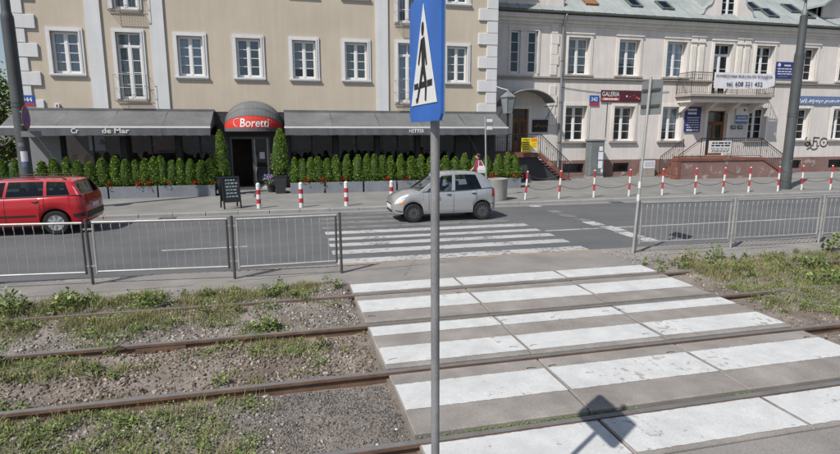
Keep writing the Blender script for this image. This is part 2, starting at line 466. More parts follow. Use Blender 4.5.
for i, (y0, y1) in enumerate([(11.45, 12.05), (12.15, 12.95), (13.05, 13.85), (14.0, 14.7), (14.75, 15.35), (15.6, 16.3), (16.55, 17.1), (18.05, 18.4)]):
    x = 8.72 + random.uniform(-.06, .06)
    ragged(x, x + 0.42, y0, y1, Z_ROAD + 0.0045 + 0.0002 * i).build('stop_line_block', M['road_paint'] if i < 4 or i == 7 else M['worn_paint'], road)

# ------------------------------------------------------------------ tram crossing: concrete slabs between the rails
RAILS = [8.78, 7.30, 5.75, 4.29]
crossing = bpy.data.objects.new('tram_crossing', None); COL.objects.link(crossing); crossing['kind'] = 'structure'; POS[crossing] = Vector((0, 0, 0))
def xs_at(y):
    return [1.04, 2.78 + 0.04 * (y - 3.8), 4.63 + 0.075 * (y - 3.9), 6.76 + 0.045 * (y - 4.5)]
rows = [(3.61, 4.225), (4.40, 5.645), (5.825, 7.225), (7.41, 8.67), (8.85, 9.41)]
paint_rows = [(3.66, 4.205), (4.83, 5.38), None, (7.82, 8.40), (8.87, 9.385)]
SLAB_OF = {}
for r, (y0, y1) in enumerate(rows):
    a, b = xs_at(y0), xs_at(y1)
    for c in range(3):
        g = 0.011
        dz = random.uniform(.010, .018)
        q0 = [(a[c] + g, y0), (a[c + 1] - g, y0), (b[c + 1] - g, y1), (b[c] + g, y1)]
        if r == 0 and c == 2: pass
        cx = sum(p[0] for p in q0) / 4; cy = sum(p[1] for p in q0) / 4
        inner = [(cx + (p[0] - cx) * 0.988, cy + (p[1] - cy) * 0.982) for p in q0]
        mb = MB().loft([[(p[0], p[1], -0.2) for p in q0], [(p[0], p[1], dz - 0.012) for p in q0], [(p[0], p[1], dz) for p in inner]], False, True)
        s = mb.build('concrete_slab', M['slab'], crossing)
        stripes = [paint_rows[r]] if paint_rows[r] else [(5.92, 6.42), (6.83, 7.165)]
        for (p0, p1) in stripes:
            x0 = xs_at((p0 + p1) / 2)[c] + g + 0.012; x1 = xs_at((p0 + p1) / 2)[c + 1] - g - 0.012
            ragged(x0, x1, p0, p1, dz + 0.004, 0.006, 0.035, 0.0, 0.0).build('zebra_stripe', M['slab_paint'], s)
        # lifting slots near the slab corners
        for xx in (a[c] + 0.13, a[c + 1] - 0.14):
            for yy in (y0 + 0.22, y1 - 0.22):
                if random.random() < 0.5 and y1 - y0 > 0.7:
                    t = random.uniform(-.3, .3)
                    MB().tube([(xx - .05, yy - t * .04 - .02, dz - .002), (xx - .045, yy - t * .05, dz - .001), (xx, yy + .008, dz - .001), (xx + .055, yy + t * .05, dz - .002)], 0.0085, 6).build('lifting_slot', M['slot'], s)
# dark bedding seen in the joints and flangeways
MB().box(1.04, 7.0, 3.60, 9.42, -0.27, -0.075).build('joint_bedding', M['dirt'], crossing)

# ------------------------------------------------------------------ rails, sleepers
prof = [(-0.075, -0.16), (0.075, -0.16), (0.075, -0.15), (0.012, -0.135), (0.010, -0.045), (0.036, -0.035), (0.036, -0.004), (0.034, -0.002),
        (-0.034, -0.002), (-0.036, -0.004), (-0.036, -0.035), (-0.010, -0.045), (-0.012, -0.135), (-0.075, -0.15)]
rail_words = ['farthest tram rail, nearest the pedestrian fence', 'second tram rail counting away from the fence',
              'third tram rail counting away from the fence', 'nearest tram rail, crossed by the sign shadow']
for i, yr in enumerate(RAILS):
    t = thing('tram_rail', 'rusty steel ' + rail_words[i], 'rail', (0, yr, 0), 'tram rails across the picture')
    n = 24
    def ring(x):
        w = 0.012 * math.sin(x * 0.35 + i * 1.7)
        return [(x, yr + p[0], p[1] + 0.002 + 0.004 * math.sin(x * .8 + i)) for p in prof]
    X = [-60 + 6 * k for k in range(30)]
    m = MB()
    m.loft([ring(x) for x in X], True, True).build('rail_body', M['rail_rust'], t)
    h = MB()
    for k in range(len(X) - 1):
        z0 = 0.0045 + 0.004 * math.sin(X[k] * .8 + i); z1 = 0.0045 + 0.004 * math.sin(X[k + 1] * .8 + i)
        h.quad((X[k], yr - .033, z0 - .002), (X[k + 1], yr - .033, z1 - .002), (X[k + 1], yr + .033, z1 - .002), (X[k], yr + .033, z0 - .002))
    h.build('running_surface', M['rail_head'], t)
    for xj in ([-1.62, 9.4, 14.0] if i == 1 else [-3.9, 11.2] if i == 2 else [-5.2, 8.3, 16.1]):
        p = MB().box(xj - .3, xj + .3, yr - .052, yr - .037, -.115, -.04).box(xj - .3, xj + .3, yr + .037, yr + .052, -.115, -.04)
        for bx in (-.2, -.07, .07, .2):
            p.lathe([(.018, yr - .075), (.018, yr - .05)], 6, (xj + bx, 0, -.08), 'y')
        p.build('fishplate', M['rail_rust'], t)
def bed_z(x, y):
    z = -0.088 + 0.07 * (vnoise(x, y, 1.3, 3) - 0.5) + 0.03 * (vnoise(x, y, 6.0, 5) - 0.5)
    near = np.minimum.reduce([np.abs(np.asarray(y) - r) for r in RAILS])
    z = z - 0.030 * np.exp(-(near / 0.12) ** 2)
    y = np.asarray(y, float); x = np.asarray(x, float)
    bury = np.exp(-((y - RAILS[0]) / .38) ** 2) * (np.clip((10.9 - x) / 1.2, 0, 1) * np.clip((x - 6.9) / 1.2, 0, 1) + .45 * (x < 1.0)) + np.exp(-((y - RAILS[1]) / .30) ** 2) * np.clip((10.4 - x) / 1.2, 0, 1) * np.clip((x - 7.0) / 1.6, 0, 1)
    z = z + bury * (.125 + .05 * (vnoise(x, y, 4.0, 61) - .5))
    rise = np.clip((y - 8.60) / 0.55, 0, 1)
    z = z + rise * (0.052 - 0.0 * y)
    edge = np.clip((y - 9.15) / 0.28, 0, 1)
    lip = 0.050 * (vnoise(x, y, 2.3, 13) - 0.5) + 0.03 * (vnoise(x, y, 9.0, 14) - 0.5) + 0.016 - 0.09 * (y - 9.42)
    return z * (1 - edge) + lip * edge
def track_bed(name, x0, x1, y0, y1, n, m):
    gx = np.linspace(x0, x1, n); gy = np.linspace(y0, y1, 90)
    XX, YY = np.meshgrid(gx, gy)
    ZZ = bed_z(XX, YY)
    V = np.stack([XX, YY, ZZ], -1).reshape(-1, 3)
    k = (np.arange(89)[:, None] * n + np.arange(n - 1)[None, :]).ravel()
    F = np.stack([k, k + 1, k + n + 1, k + n], -1)
    o = link(name, np_mesh(name, V, F, m, 4)); o['kind'] = 'structure'
    o.data.polygons.foreach_set('use_smooth', [True] * len(o.data.polygons))
    return o
bedL = track_bed('track_bed', -40, 1.05, 3.58, 9.85, 420, M['dirt'])
bedR = track_bed('track_bed', 6.72, 60, 3.58, 9.85, 420, M['dirt'])
sm = MB().bbox(-0.12, 0.12, -1.15, 1.15, -0.14, 0.0, 0.015).mesh('sleeper', M['sleeper'])
for bed, x0, x1 in ((bedL, -9.2, 0.4), (bedR, 7.4, 24.0)):
    for yc in ((RAILS[0] + RAILS[1]) / 2, (RAILS[2] + RAILS[3]) / 2):
        x = x0 + random.uniform(0, .3)
        while x < x1:
            link('sleeper', sm, bed, (x, yc + random.uniform(-.04, .04), -0.112 + random.uniform(-.02, .012)), (0, 0, random.uniform(-.03, .03)))
            x += 0.72

# ballast stones: one uncounted mass per bed
ICO = None
def ico():
    bm = bmesh.new(); bmesh.ops.create_cube(bm, size=1.35); bmesh.ops.triangulate(bm, faces=bm.faces)
    v = np.array([p.co[:] for p in bm.verts]); f = np.array([[q.index for q in t.verts] for t in bm.faces]); bm.free()
    return v, f
IV, IF = ico()
def stones(name, pts, size, m, label, flat=0.7):
    n = len(pts)
    sc = size[:, None] * rng.uniform(0.45, 1.45, (n, 3)); sc[:, 2] *= flat
    ang = rng.uniform(0, 6.283, n); tilt = rng.uniform(-1.3, 1.3, n)
    V = IV[None] * (1 + rng.uniform(-.45, .25, (n, len(IV), 3))) * sc[:, None, :]
    ct, st = np.cos(tilt)[:, None], np.sin(tilt)[:, None]
    V = np.stack([V[..., 0], V[..., 1] * ct - V[..., 2] * st, V[..., 1] * st + V[..., 2] * ct], -1)
    c, s = np.cos(ang)[:, None], np.sin(ang)[:, None]
    V = np.stack([V[..., 0] * c - V[..., 1] * s, V[..., 0] * s + V[..., 1] * c, V[..., 2]], -1)
    V = V + pts[:, None, :]
    F = IF[None] + (np.arange(n) * len(IV))[:, None, None]
    o = link(name, np_mesh(name, V.reshape(-1, 3), F.reshape(-1, 3), m, 3))
    tag(o, label, 'gravel', kind='stuff')
    return o
def clear_of_rails(p):
    d = np.minimum.reduce([np.abs(p[:, 1] - r) for r in RAILS])
    return p[(d > 0.06) | (bed_z(p[:, 0], p[:, 1]) > 0.004)]
def scatter(n, x0, x1, y0, y1):
    return np.stack([rng.uniform(x0, x1, n), rng.uniform(y0, y1, n)], -1)
def lay(p, smin, smax, pw=2.0, lift=0.15):
    keep = rng.random(len(p)) < np.clip(0.35 + 1.1 * vnoise(p[:, 0], p[:, 1], 1.9, 55), 0, 1)
    p = p[keep]
    s = smin + (smax - smin) * rng.random(len(p)) ** pw
    z = bed_z(p[:, 0], p[:, 1]) + s * lift
    return np.column_stack([p, z]), s
# brown stones between the rails
p = clear_of_rails(np.vstack([scatter(19000, -8, 1.0, 5.75, 7.30), scatter(4600, 6.95, 20, 5.75, 7.30)]))
P, S = lay(p, 0.006, 0.029, 1.9)
stones('ballast_stones', P, S, M['stone_rust'], 'rust stained brown ballast stones between the two tram tracks')
p = clear_of_rails(np.vstack([scatter(15000, -8, 1.0, 7.3, 9.3), scatter(7000, 6.98, 24, 7.3, 9.3)]))
P, S = lay(p, 0.006, 0.028, 2.6)
stones('ballast_stones', P, S, M['stone'], 'pale grey ballast stones along the far tram track')
p = clear_of_rails(np.vstack([scatter(8000, -5, -0.1, 3.7, 5.75), scatter(2500, 6.9, 14, 3.7, 5.75)]))
P, S = lay(p, 0.007, 0.026, 2.4)
stones('ballast_stones', P, S, M['stone'], 'small grey stones around the near tram track')
p = clear_of_rails(np.vstack([scatter(14000, -0.5, 1.02, 4.0, 5.75), scatter(2800, 0.0, 1.02, 5.8, 8.7), scatter(1500, 6.95, 7.7, 4.2, 9.0)]))
P, S = lay(p, 0.004, 0.0125, 1.6)
stones('fine_chippings', P, S, M['stone_dark'], 'dark fine chippings beside the crossing slabs')
p = np.vstack([scatter(260, -8, 1.0, 3.9, 9.9), scatter(240, 7.0, 22, 5, 10.2)])
P, S = lay(clear_of_rails(p), 0.009, 0.032, 2.5)
P[:, 2] = np.where(P[:, 1] > 9.42, np.maximum(0.0, P[:, 2]) + S * .2, P[:, 2] + 0.008)
stones('pale_stones', P, S, M['litter'], 'scattered pale stones and scraps between the weeds', 0.35)
# dust and crumbs where track bed meets the pavement strip
p = np.vstack([scatter(1700, -9, 1.0, 9.36, 9.75), scatter(1500, 7.0, 24, 9.36, 9.9), scatter(700, 6.9, 8.1, 9.4, 10.7)])
s = 0.005 + 0.016 * rng.random(len(p)) ** 2
stones('edge_crumbs', np.column_stack([p, np.maximum(0.0, bed_z(p[:, 0], p[:, 1])) + s * .2]), s, M['stone'], 'loose crumbs along the edge of the pavement strip')

# cracks in the asphalt strip under the fence
pav = bpy.data.objects['tram_side_pavement']
POS[pav] = Vector((0, 0, 0))
for (xa, ya, xb, yb) in ((-1.1, 10.15, 1.4, 10.38), (-4.6, 9.95, -1.6, 10.05), (-7.5, 10.2, -4.9, 10.0), (1.4, 10.38, 3.2, 10.62), (8.0, 10.15, 11.5, 10.2), (2.1, 9.7, 2.6, 10.9)):
    n = 26; c = MB(); pts = [(xa + (xb - xa) * i / n + random.uniform(-.02, .02), ya + (yb - ya) * i / n + random.uniform(-.03, .03)) for i in range(n + 1)]
    w = [random.uniform(.003, .011) for _ in pts]
    for i in range(n):
        c.quad((pts[i][0], pts[i][1] - w[i], .003), (pts[i + 1][0], pts[i + 1][1] - w[i + 1], .003), (pts[i + 1][0], pts[i + 1][1] + w[i + 1], .003), (pts[i][0], pts[i][1] + w[i], .003))
    c.build('crack', M['slot'], pav)

for x in (-3.6, 12.4):
    d = thing('drain_grate', 'iron drain grate in the gutter %s' % ('left of the crossing before the chalkboard' if x < 0 else 'before the third and fourth chained posts'), 'drain', (x, 18.45, Z_ROAD), 'drain grates along the far kerb')
    MB().box(x - .25, x + .25, 18.26, 18.30, Z_ROAD, Z_ROAD + .012).box(x - .25, x + .25, 18.60, 18.64, Z_ROAD, Z_ROAD + .012).box(x - .25, x - .21, 18.301, 18.599, Z_ROAD, Z_ROAD + .012).box(x + .21, x + .25, 18.301, 18.599, Z_ROAD, Z_ROAD + .012).build('rim', M['steel_dark'], d)
    for k in range(7):
        MB().box(x - .18 + k * .06 - .014, x - .18 + k * .06 + .014, 18.301, 18.599, Z_ROAD + .0045, Z_ROAD + .010).build('bar', M['steel_dark'], d)

# ------------------------------------------------------------------ weeds and grass on the track bed
def blades(pts, hmin, hmax, per, spread, width, lean=0.55):
    n = len(pts) * per
    base = np.repeat(pts, per, 0) + np.column_stack([rng.normal(0, spread, (n, 2)), np.zeros(n)])
    h = rng.uniform(hmin, hmax, n) * (0.45 + 1.1 * vnoise(base[:, 0], base[:, 1], 3.3, 77)); a = rng.uniform(0, 6.283, n); ln = rng.uniform(0.1, lean, n) * h
    d = np.column_stack([np.cos(a), np.sin(a)]); sd = np.column_stack([-d[:, 1], d[:, 0]]) * width * rng.uniform(.6, 1.4, (n, 1))
    def pt(off, t, k):
        return np.column_stack([base[:, :2] + off + d * (ln * k)[:, None], base[:, 2] + h * t])
    V = np.stack([pt(-sd, 0, 0), pt(sd, 0, 0), pt(-sd * .8, .55, .3), pt(sd * .8, .55, .3), pt(sd * 0, 0.93, 1.0)], 1)
    F = np.array([[0, 1, 3], [0, 3, 2], [2, 3, 4]])[None] + (np.arange(n) * 5)[:, None, None]
    return V.reshape(-1, 3), F.reshape(-1, 3)
def leaves(centre, radius, height, per, size, up=0.5):
    """small pointed leaves spread through a low mound round each centre"""
    n = len(centre) * per
    c = np.repeat(centre, per, 0); r = np.repeat(radius, per); hh = np.repeat(height, per)
    a = rng.uniform(0, 6.283, n); q = np.sqrt(rng.random(n)); z = rng.random(n) ** 0.8 * (1 - 0.75 * q ** 2)
    P = c + np.column_stack([np.cos(a) * q * r, np.sin(a) * q * r, z * hh])
    L = size * rng.uniform(.6, 1.5, n)
    b = a + rng.normal(0, .9, n); el = rng.uniform(-.3, up * 1.8, n)
    d = np.column_stack([np.cos(b) * np.cos(el), np.sin(b) * np.cos(el), np.sin(el)])
    s = np.column_stack([-np.sin(b), np.cos(b), rng.normal(0, .35, n)]) * 0.36
    V = np.stack([P, P + (d * .5 + s) * L[:, None], P + d * L[:, None], P + (d * .5 - s) * L[:, None]], 1)
    F = np.arange(n * 4).reshape(-1, 4)
    return V.reshape(-1, 3), F
def green(x, y):
    """how overgrown a spot of the track bed is"""
    n = vnoise(x, y, 0.7, 21) * .32 + vnoise(x, y, 2.1, 9) * .42 + vnoise(x, y, 5.5, 19) * .26
    w = np.full(len(x), 0.02)
    left = x < 1.0
    far = (y > 8.83) & (y < 9.55)
    w = np.where(far, 0.45, w)
    w = np.where((y > 8.3) & (y <= 8.83), 0.40, w)
    w = np.where((y > 7.3) & (y <= 8.3), 0.36, w)
    w = np.where((y > 6.65) & (y <= 7.3) & left, 0.48, w)
    w = np.where((y > 5.75) & (y <= 6.65) & left, 0.27, w)
    w = np.where((y <= 5.75) & (y > 4.3) & left, 0.50, w)
    w = np.where((y <= 4.3) & left, 0.6, w)
    w = np.where(~left & (y > 6.6) & (y < 7.9), 0.74, w)
    w = np.where(~left & (y > 8.2) & (y < 9.1), 0.74, w)
    w = np.where(~left & (y <= 6.6), 0.42, w)
    edge = np.where(left, 1.02 - x, x - 6.95)
    w = w * np.clip((edge - 0.15) / np.where(y < 5.75, 1.3, 0.6), 0, 1)
    return np.clip((n - (1 - w) * 0.82) * 6.5, 0, 1)
def pick(n, x0, x1, y0, y1):
    p = clear_of_rails(scatter(n, x0, x1, y0, y1))
    p = p[rng.random(len(p)) < green(p[:, 0], p[:, 1])]
    z = np.where(p[:, 1] > 9.44, np.maximum(0.0, bed_z(p[:, 0], p[:, 1])), bed_z(p[:, 0], p[:, 1]))
    return np.column_stack([p, z])
def stuff(name, V, F, m, k, label, cat):
    o = link(name, np_mesh(name, V, F, m, k)); tag(o, label, cat, kind='stuff'); return o
for (nm, x0, x1, n1, n2, n3, where) in (('left', -9, 1.0, 7500, 3600, 7500, 'left of the crossing'), ('right', 6.95, 26, 9000, 3600, 10000, 'right of the crossing')):
    g = pick(n1, x0, x1, 3.75, 9.6)
    stuff('grass', *blades(g, 0.02, 0.13, 7, 0.045, 0.0026, 1.1), M['grass'], 3, 'thin green grass growing in the track bed ' + where, 'grass')
    g = pick(n2 * 2, x0, x1, 4.0, 9.68); g = np.vstack([g, pick(n2 * 2, x0, x1, 8.2, 9.68)])
    stuff('dry_grass', *blades(g, 0.03, 0.13, 7, 0.06, 0.0022, 1.3), M['grass_dry'], 3, 'straw coloured dry grass along the tracks ' + where, 'grass')
    g = pick(n3, x0, x1, 3.75, 9.5)
    g[:, 2] += 0.004
    stuff('low_weeds', *leaves(g, rng.uniform(.03, .11, len(g)), rng.uniform(.015, .11, len(g)), 16, 0.023), M['weed'], 4,
          'low leafy weeds in patches on the track bed ' + where, 'weeds')
    g = scatter(170, x0, x1, 3.9, 9.6)
    g = clear_of_rails(g[green(g[:, 0], g[:, 1]) > 0.02]); g = np.vstack([g, clear_of_rails(scatter(60, x0, min(x1, 14), 8.4, 9.6))])
    g = np.column_stack([g, np.where(g[:, 1] > 9.44, np.maximum(0.0, bed_z(g[:, 0], g[:, 1])), bed_z(g[:, 0], g[:, 1]))])
    stuff('scattered_weeds', *leaves(g, rng.uniform(.04, .13, len(g)), rng.uniform(.08, .24, len(g)), 70, 0.032, 0.7), M['weed'], 4,
          'scattered taller weeds standing in the track bed ' + where, 'weeds')
# moss and grass along the flangeways of the crossing
fl = np.vstack([np.column_stack([rng.uniform(1.3, 6.8, 900), np.full(900, RAILS[0]) - rng.uniform(.05, .085, 900)]),
                np.column_stack([rng.uniform(1.3, 6.8, 700), np.full(700, RAILS[1]) + rng.uniform(.05, .085, 700)]),
                np.column_stack([rng.uniform(2.6, 3.6, 160), np.full(160, RAILS[2]) + rng.uniform(.045, .055, 160)]),
                np.column_stack([rng.uniform(1.5, 3.1, 420), np.full(420, RAILS[3]) + rng.uniform(.055, .09, 420)]),
                np.column_stack([rng.uniform(1.05, 6.8, 500), np.full(500, RAILS[3]) + rng.uniform(.06, .09, 500)])])
fl = fl[vnoise(fl[:, 0], fl[:, 1], 2.2, 31) > 0.42]
stuff('flangeway_moss', *leaves(np.column_stack([fl, np.full(len(fl), -0.05)]), np.full(len(fl), .016), np.full(len(fl), .05), 12, 0.012), M['weed'], 4,
      'short moss and grass in the grooves beside the rails', 'moss')
fl = np.vstack([np.column_stack([np.full(300, 2.78) + rng.uniform(-.01, .01, 300), rng.uniform(3.7, 9.3, 300)])])
fl[:, 0] += 0.04 * (fl[:, 1] - 3.8)
fl = fl[vnoise(fl[:, 0], fl[:, 1], 3, 41) > 0.6]

def weed_plant(name, label, x, y, r, h, n, size, stems=7, m='weed', z=None):
    z = float(bed_z(np.array([x]), np.array([y]))[0]) if z is None else z
    t = thing(name, label, 'weed', (x, y, z), 'bigger weeds beside the rails')
    sb = MB()
    for k in range(stems):
        a = k * 2.4 + random.random(); rr = r * random.uniform(.2, .75)
        sb.tube([(0, 0, -.02), (math.cos(a) * rr * .4, math.sin(a) * rr * .4, h * .55), (math.cos(a) * rr, math.sin(a) * rr, h * random.uniform(.75, 1.05))], [.005, .004, .0015], 4)
    sb.build('stem', M['weed'], t, local=True)
    V, F = leaves(np.zeros((1, 3)) + np.array([[0, 0, .01]]), np.array([r]), np.array([h]), n, size, 0.6)
    link('foliage', np_mesh('foliage', V, F, M[m], 4), t)
    return t
weed_plant('broadleaf_weed', 'tall broad leaved weed on the far left beyond the farthest rail', -4.05, 9.1, .22, .38, 190, .06)
weed_plant('broadleaf_weed', 'bushy green weed right below the first fence post left of the crossing', -3.25, 9.12, .22, .34, 170, .06)
weed_plant('broadleaf_weed', 'round weed midway between the left fence posts beyond the farthest rail', -2.1, 9.0, .20, .30, 170, .05)
weed_plant('broadleaf_weed', 'low spreading weed against the second rail on the left', -3.55, 7.1, .22, .22, 180, .055)
weed_plant('broadleaf_weed', 'small leafy weed left of the crossing between the first two rails', -0.35, 7.75, .17, .24, 150, .045)
weed_plant('broadleaf_weed', 'tall weed with dry brown stalks behind the farthest rail right of the crossing', 8.15, 9.35, .30, .36, 260, .04, 16, 'grass_dry')
weed_plant('broadleaf_weed', 'upright green weed beside the dry one, beyond the farthest rail', 8.75, 9.4, .18, .38, 170, .05)
weed_plant('broadleaf_weed', 'largest green weed clump near the right fence, beyond the farthest rail', 12.1, 9.3, .40, .50, 330, .07, 14)
weed_plant('broadleaf_weed', 'weed clump at the right edge between the two far rails', 9.7, 7.6, .42, .32, 330, .06, 12)
weed_plant('broadleaf_weed', 'bright weed growing over the farthest rail near the largest clump', 10.5, 8.62, .26, .30, 220, .055, 9)

# ------------------------------------------------------------------ pedestrian fences beside the road
def fence(name, label, xs, ys, base_mat, n_bars, lean):
    root = thing(name, label, 'fence', (xs[0], ys[0], 0))
    bar = MB().tube([(0, 0, 0.255), (0, 0, 1.10)], 0.0055, 5, False).tube([(0, -.012, 1.09), (0, -.012, 1.02)], .009, 5).mesh('bar', M['galv_bar'])
    for i, (x, y) in enumerate(zip(xs, ys)):
        l = lean[i % len(lean)]
        MB().tube([(x, y, -0.1), (x + l, y, 1.18)], 0.026, 8).build('post', base_mat, root)
    for i in range(len(xs) - 1):
        g = 0.09
        x0, x1 = xs[i] + g, xs[i + 1] - g
        def yy(x): return ys[i] + (ys[i + 1] - ys[i]) * (x - xs[i]) / (xs[i + 1] - xs[i])
        f = MB()
        sag = random.uniform(-.012, .012)
        f.tube([(x0 - .01, yy(x0), 1.12 + sag), (x1 + .01, yy(x1), 1.12 - sag)], 0.022, 8)
        f.tube([(x0 - .01, yy(x0), 0.235 + sag), (x1 + .01, yy(x1), 0.235 - sag)], 0.018, 8)
        for xx, sg in ((x0, sag), (x1, -sag)):
            MB().tube([(xx, yy(xx), .20 + sg), (xx, yy(xx), 1.10 + sg)], 0.021, 8).build('side_tube', base_mat if xx == x1 else M['galv'], root)
        for xx, xp in ((x0, xs[i]), (x1, xs[i + 1])):
            for z in (.34, 1.0):
                f.box(min(xx, xp), max(xx, xp), yy(xx) - .012, yy(xx) + .012, z - .014, z + .014)
        p = f.build('panel_frame', M['galv'], root, 60)
        n = n_bars[i]
        for k in range(1, n):
            x = x0 + (x1 - x0) * k / n
            link('bar', bar, p, (x - POS[p].x, yy(x) - POS[p].y, 0))
            
    return root
fence('pedestrian_fence', 'galvanised fence with dark posts between road and tracks, left of the crossing',
      [-8.30, -5.80, -3.37, -0.95, 1.01], [10.72, 10.66, 10.55, 10.33, 10.27], M['galv_dark'], [15, 15, 15, 12], [.02, -.01, -.02, .0, -.015])
fence('pedestrian_fence', 'pale galvanised fence between road and tracks, right of the crossing',
      [7.58, 10.05, 12.58, 15.1, 17.6, 20.1, 22.6], [10.47, 10.37, 10.33, 10.33, 10.33, 10.33, 10.33], M['galv'], [17, 17, 16, 16, 16, 16], [.03, .02, .03, .01])

# ------------------------------------------------------------------ pedestrian crossing sign in front of the camera
px, py = 0.755, 2.73
t = thing('crossing_sign', 'blue square crossing sign with walking figure on a grey pole', 'road sign', (px, py, 0))
MB().tube([(px + .022, py, -0.2), (px, py, 3.44)], 0.0235, 20).build('pole', M['pole_grey'], t, 60)
x0 = px - 0.055
zb = 2.745
plate = MB().prism([(py - .31 + a, zb + b) for a, b in ((0, .03), (.03, 0), (.59, 0), (.62, .03), (.62, .59), (.59, .62), (.03, .62), (0, .59))], 'x', x0, x0 + 0.014).build('plate', M['sign_blue'], t)
MB().box(x0 + .014, x0 + .020, py - .31, py - .298, zb + .03, zb + .59).box(x0 + .014, x0 + .020, py + .298, py + .31, zb + .03, zb + .59).build('plate_edge', M['zinc'], t)
for z in (zb + .14, zb + .48):
    MB().box(x0 + .0145, px + .03, py - .035, py + .035, z - .018, z + .018).build('clamp', M['zinc'], t)
# the face: u runs from the near edge (right in the picture) to the far edge; -y -> right
def face(poly, lift, m, name):
    MB().prism([(py - u, zb + w) for u, w in poly], 'x', x0 - lift, x0 - lift + .0015).build(name, m, plate)
face([(-.255, .085), (.255, .085), (.0, .565)], .004, M['white'], 'white_triangle')
def limb(u0, w0, u1, w1, t0, t1):
    d = math.hypot(u1 - u0, w1 - w0); nx, nz = -(w1 - w0) / d, (u1 - u0) / d
    return [(u0 + nx * t0, w0 + nz * t0), (u1 + nx * t1, w1 + nz * t1), (u1 - nx * t1, w1 - nz * t1), (u0 - nx * t0, w0 - nz * t0)]
face([(-.005 + .026 * math.cos(a * .6283), .448 + .034 * math.sin(a * .6283)) for a in range(10)], .0062, M['black'], 'figure_head')
face(limb(.0, .405, .01, .255, .030, .030), .0062, M['black'], 'figure_torso')
face(limb(.018, .26, .065, .175, .022, .017), .0064, M['black'], 'figure_leg')
face(limb(.065, .175, .055, .100, .016, .012), .0066, M['black'], 'figure_shin')
face(limb(-.005, .26, -.05, .19, .022, .016), .0068, M['black'], 'figure_leg')
face(limb(-.05, .19, -.11, .105, .016, .012), .0070, M['black'], 'figure_shin')
face(limb(-.11, .112, -.135, .104, .013, .010), .0072, M['black'], 'figure_foot')
face(limb(.022, .395, .075, .27, .013, .009), .0074, M['black'], 'figure_arm')
face(limb(-.022, .395, -.085, .285, .013, .009), .0076, M['black'], 'figure_arm')
for k in range(3):
    u = -.185 + .135 * k
    face([(u, .165 + .0 * k), (u + .09, .165), (u + .09, .195), (u, .195)], .0052 + .0001 * k, M['black'], 'crossing_bar')

# sign seen from the back at the fence end
bx, by = 7.47, 10.42
t = thing('crossing_sign', 'grey back of a square road sign on a pole at the fence end', 'road sign', (bx, by, 0))
MB().tube([(bx + .02, by, -.1), (bx + .17, by, 3.82)], 0.03, 12).build('pole', M['galv'], t, 60)
px2 = bx + .19
MB().prism([(by - .34 + a, 3.03 + b) for a, b in ((0, .03), (.03, 0), (.65, 0), (.68, .03), (.68, .69), (.65, .72), (.03, .72), (0, .69))], 'x', px2 + .02, px2 + .032).build('plate', M['zinc'], t)
for z in (3.22, 3.55):
    MB().box(px2 - .01, px2 + .019, by - .30, by + .30, z - .022, z + .022).build('bracket', M['galv_dark'], t)
for z0, mm in ((1.18, 'white'), (1.46, 'white')):
    MB().lathe([(.0325, z0), (.0325, z0 + .14)], 12, (bx + .02 + .038 * z0, by, 0)).build('sticker', M[mm], t)

# ------------------------------------------------------------------ buildings
def wall(x0, x1, z0, z1, holes, y, depth, extra=()):
    """wall face at y looking to -y, with holes (xa, xb, za, zb) and their reveals"""
    mb = MB()
    X = sorted({x0, x1, *[h[0] for h in holes], *[h[1] for h in holes]})
    Zs = sorted({z0, z1, *[h[2] for h in holes], *[h[3] for h in holes]})
    for i in range(len(X) - 1):
        for j in range(len(Zs) - 1):
            cx, cz = (X[i] + X[i + 1]) / 2, (Zs[j] + Zs[j + 1]) / 2
            if any(h[0] < cx < h[1] and h[2] < cz < h[3] for h in holes): continue
            mb.quad((X[i], y, Zs[j]), (X[i + 1], y, Zs[j]), (X[i + 1], y, Zs[j + 1]), (X[i], y, Zs[j + 1]))
    for a, b, c, d in holes:
        e = y + depth
        mb.quad((a, y, c), (a, e, c), (a, e, d), (a, y, d)); mb.quad((b, y, c), (b, y, d), (b, e, d), (b, e, c))
        mb.quad((a, y, d), (a, e, d), (b, e, d), (b, y, d)); mb.quad((a, y, c), (b, y, c), (b, e, c), (a, e, c))
    return mb

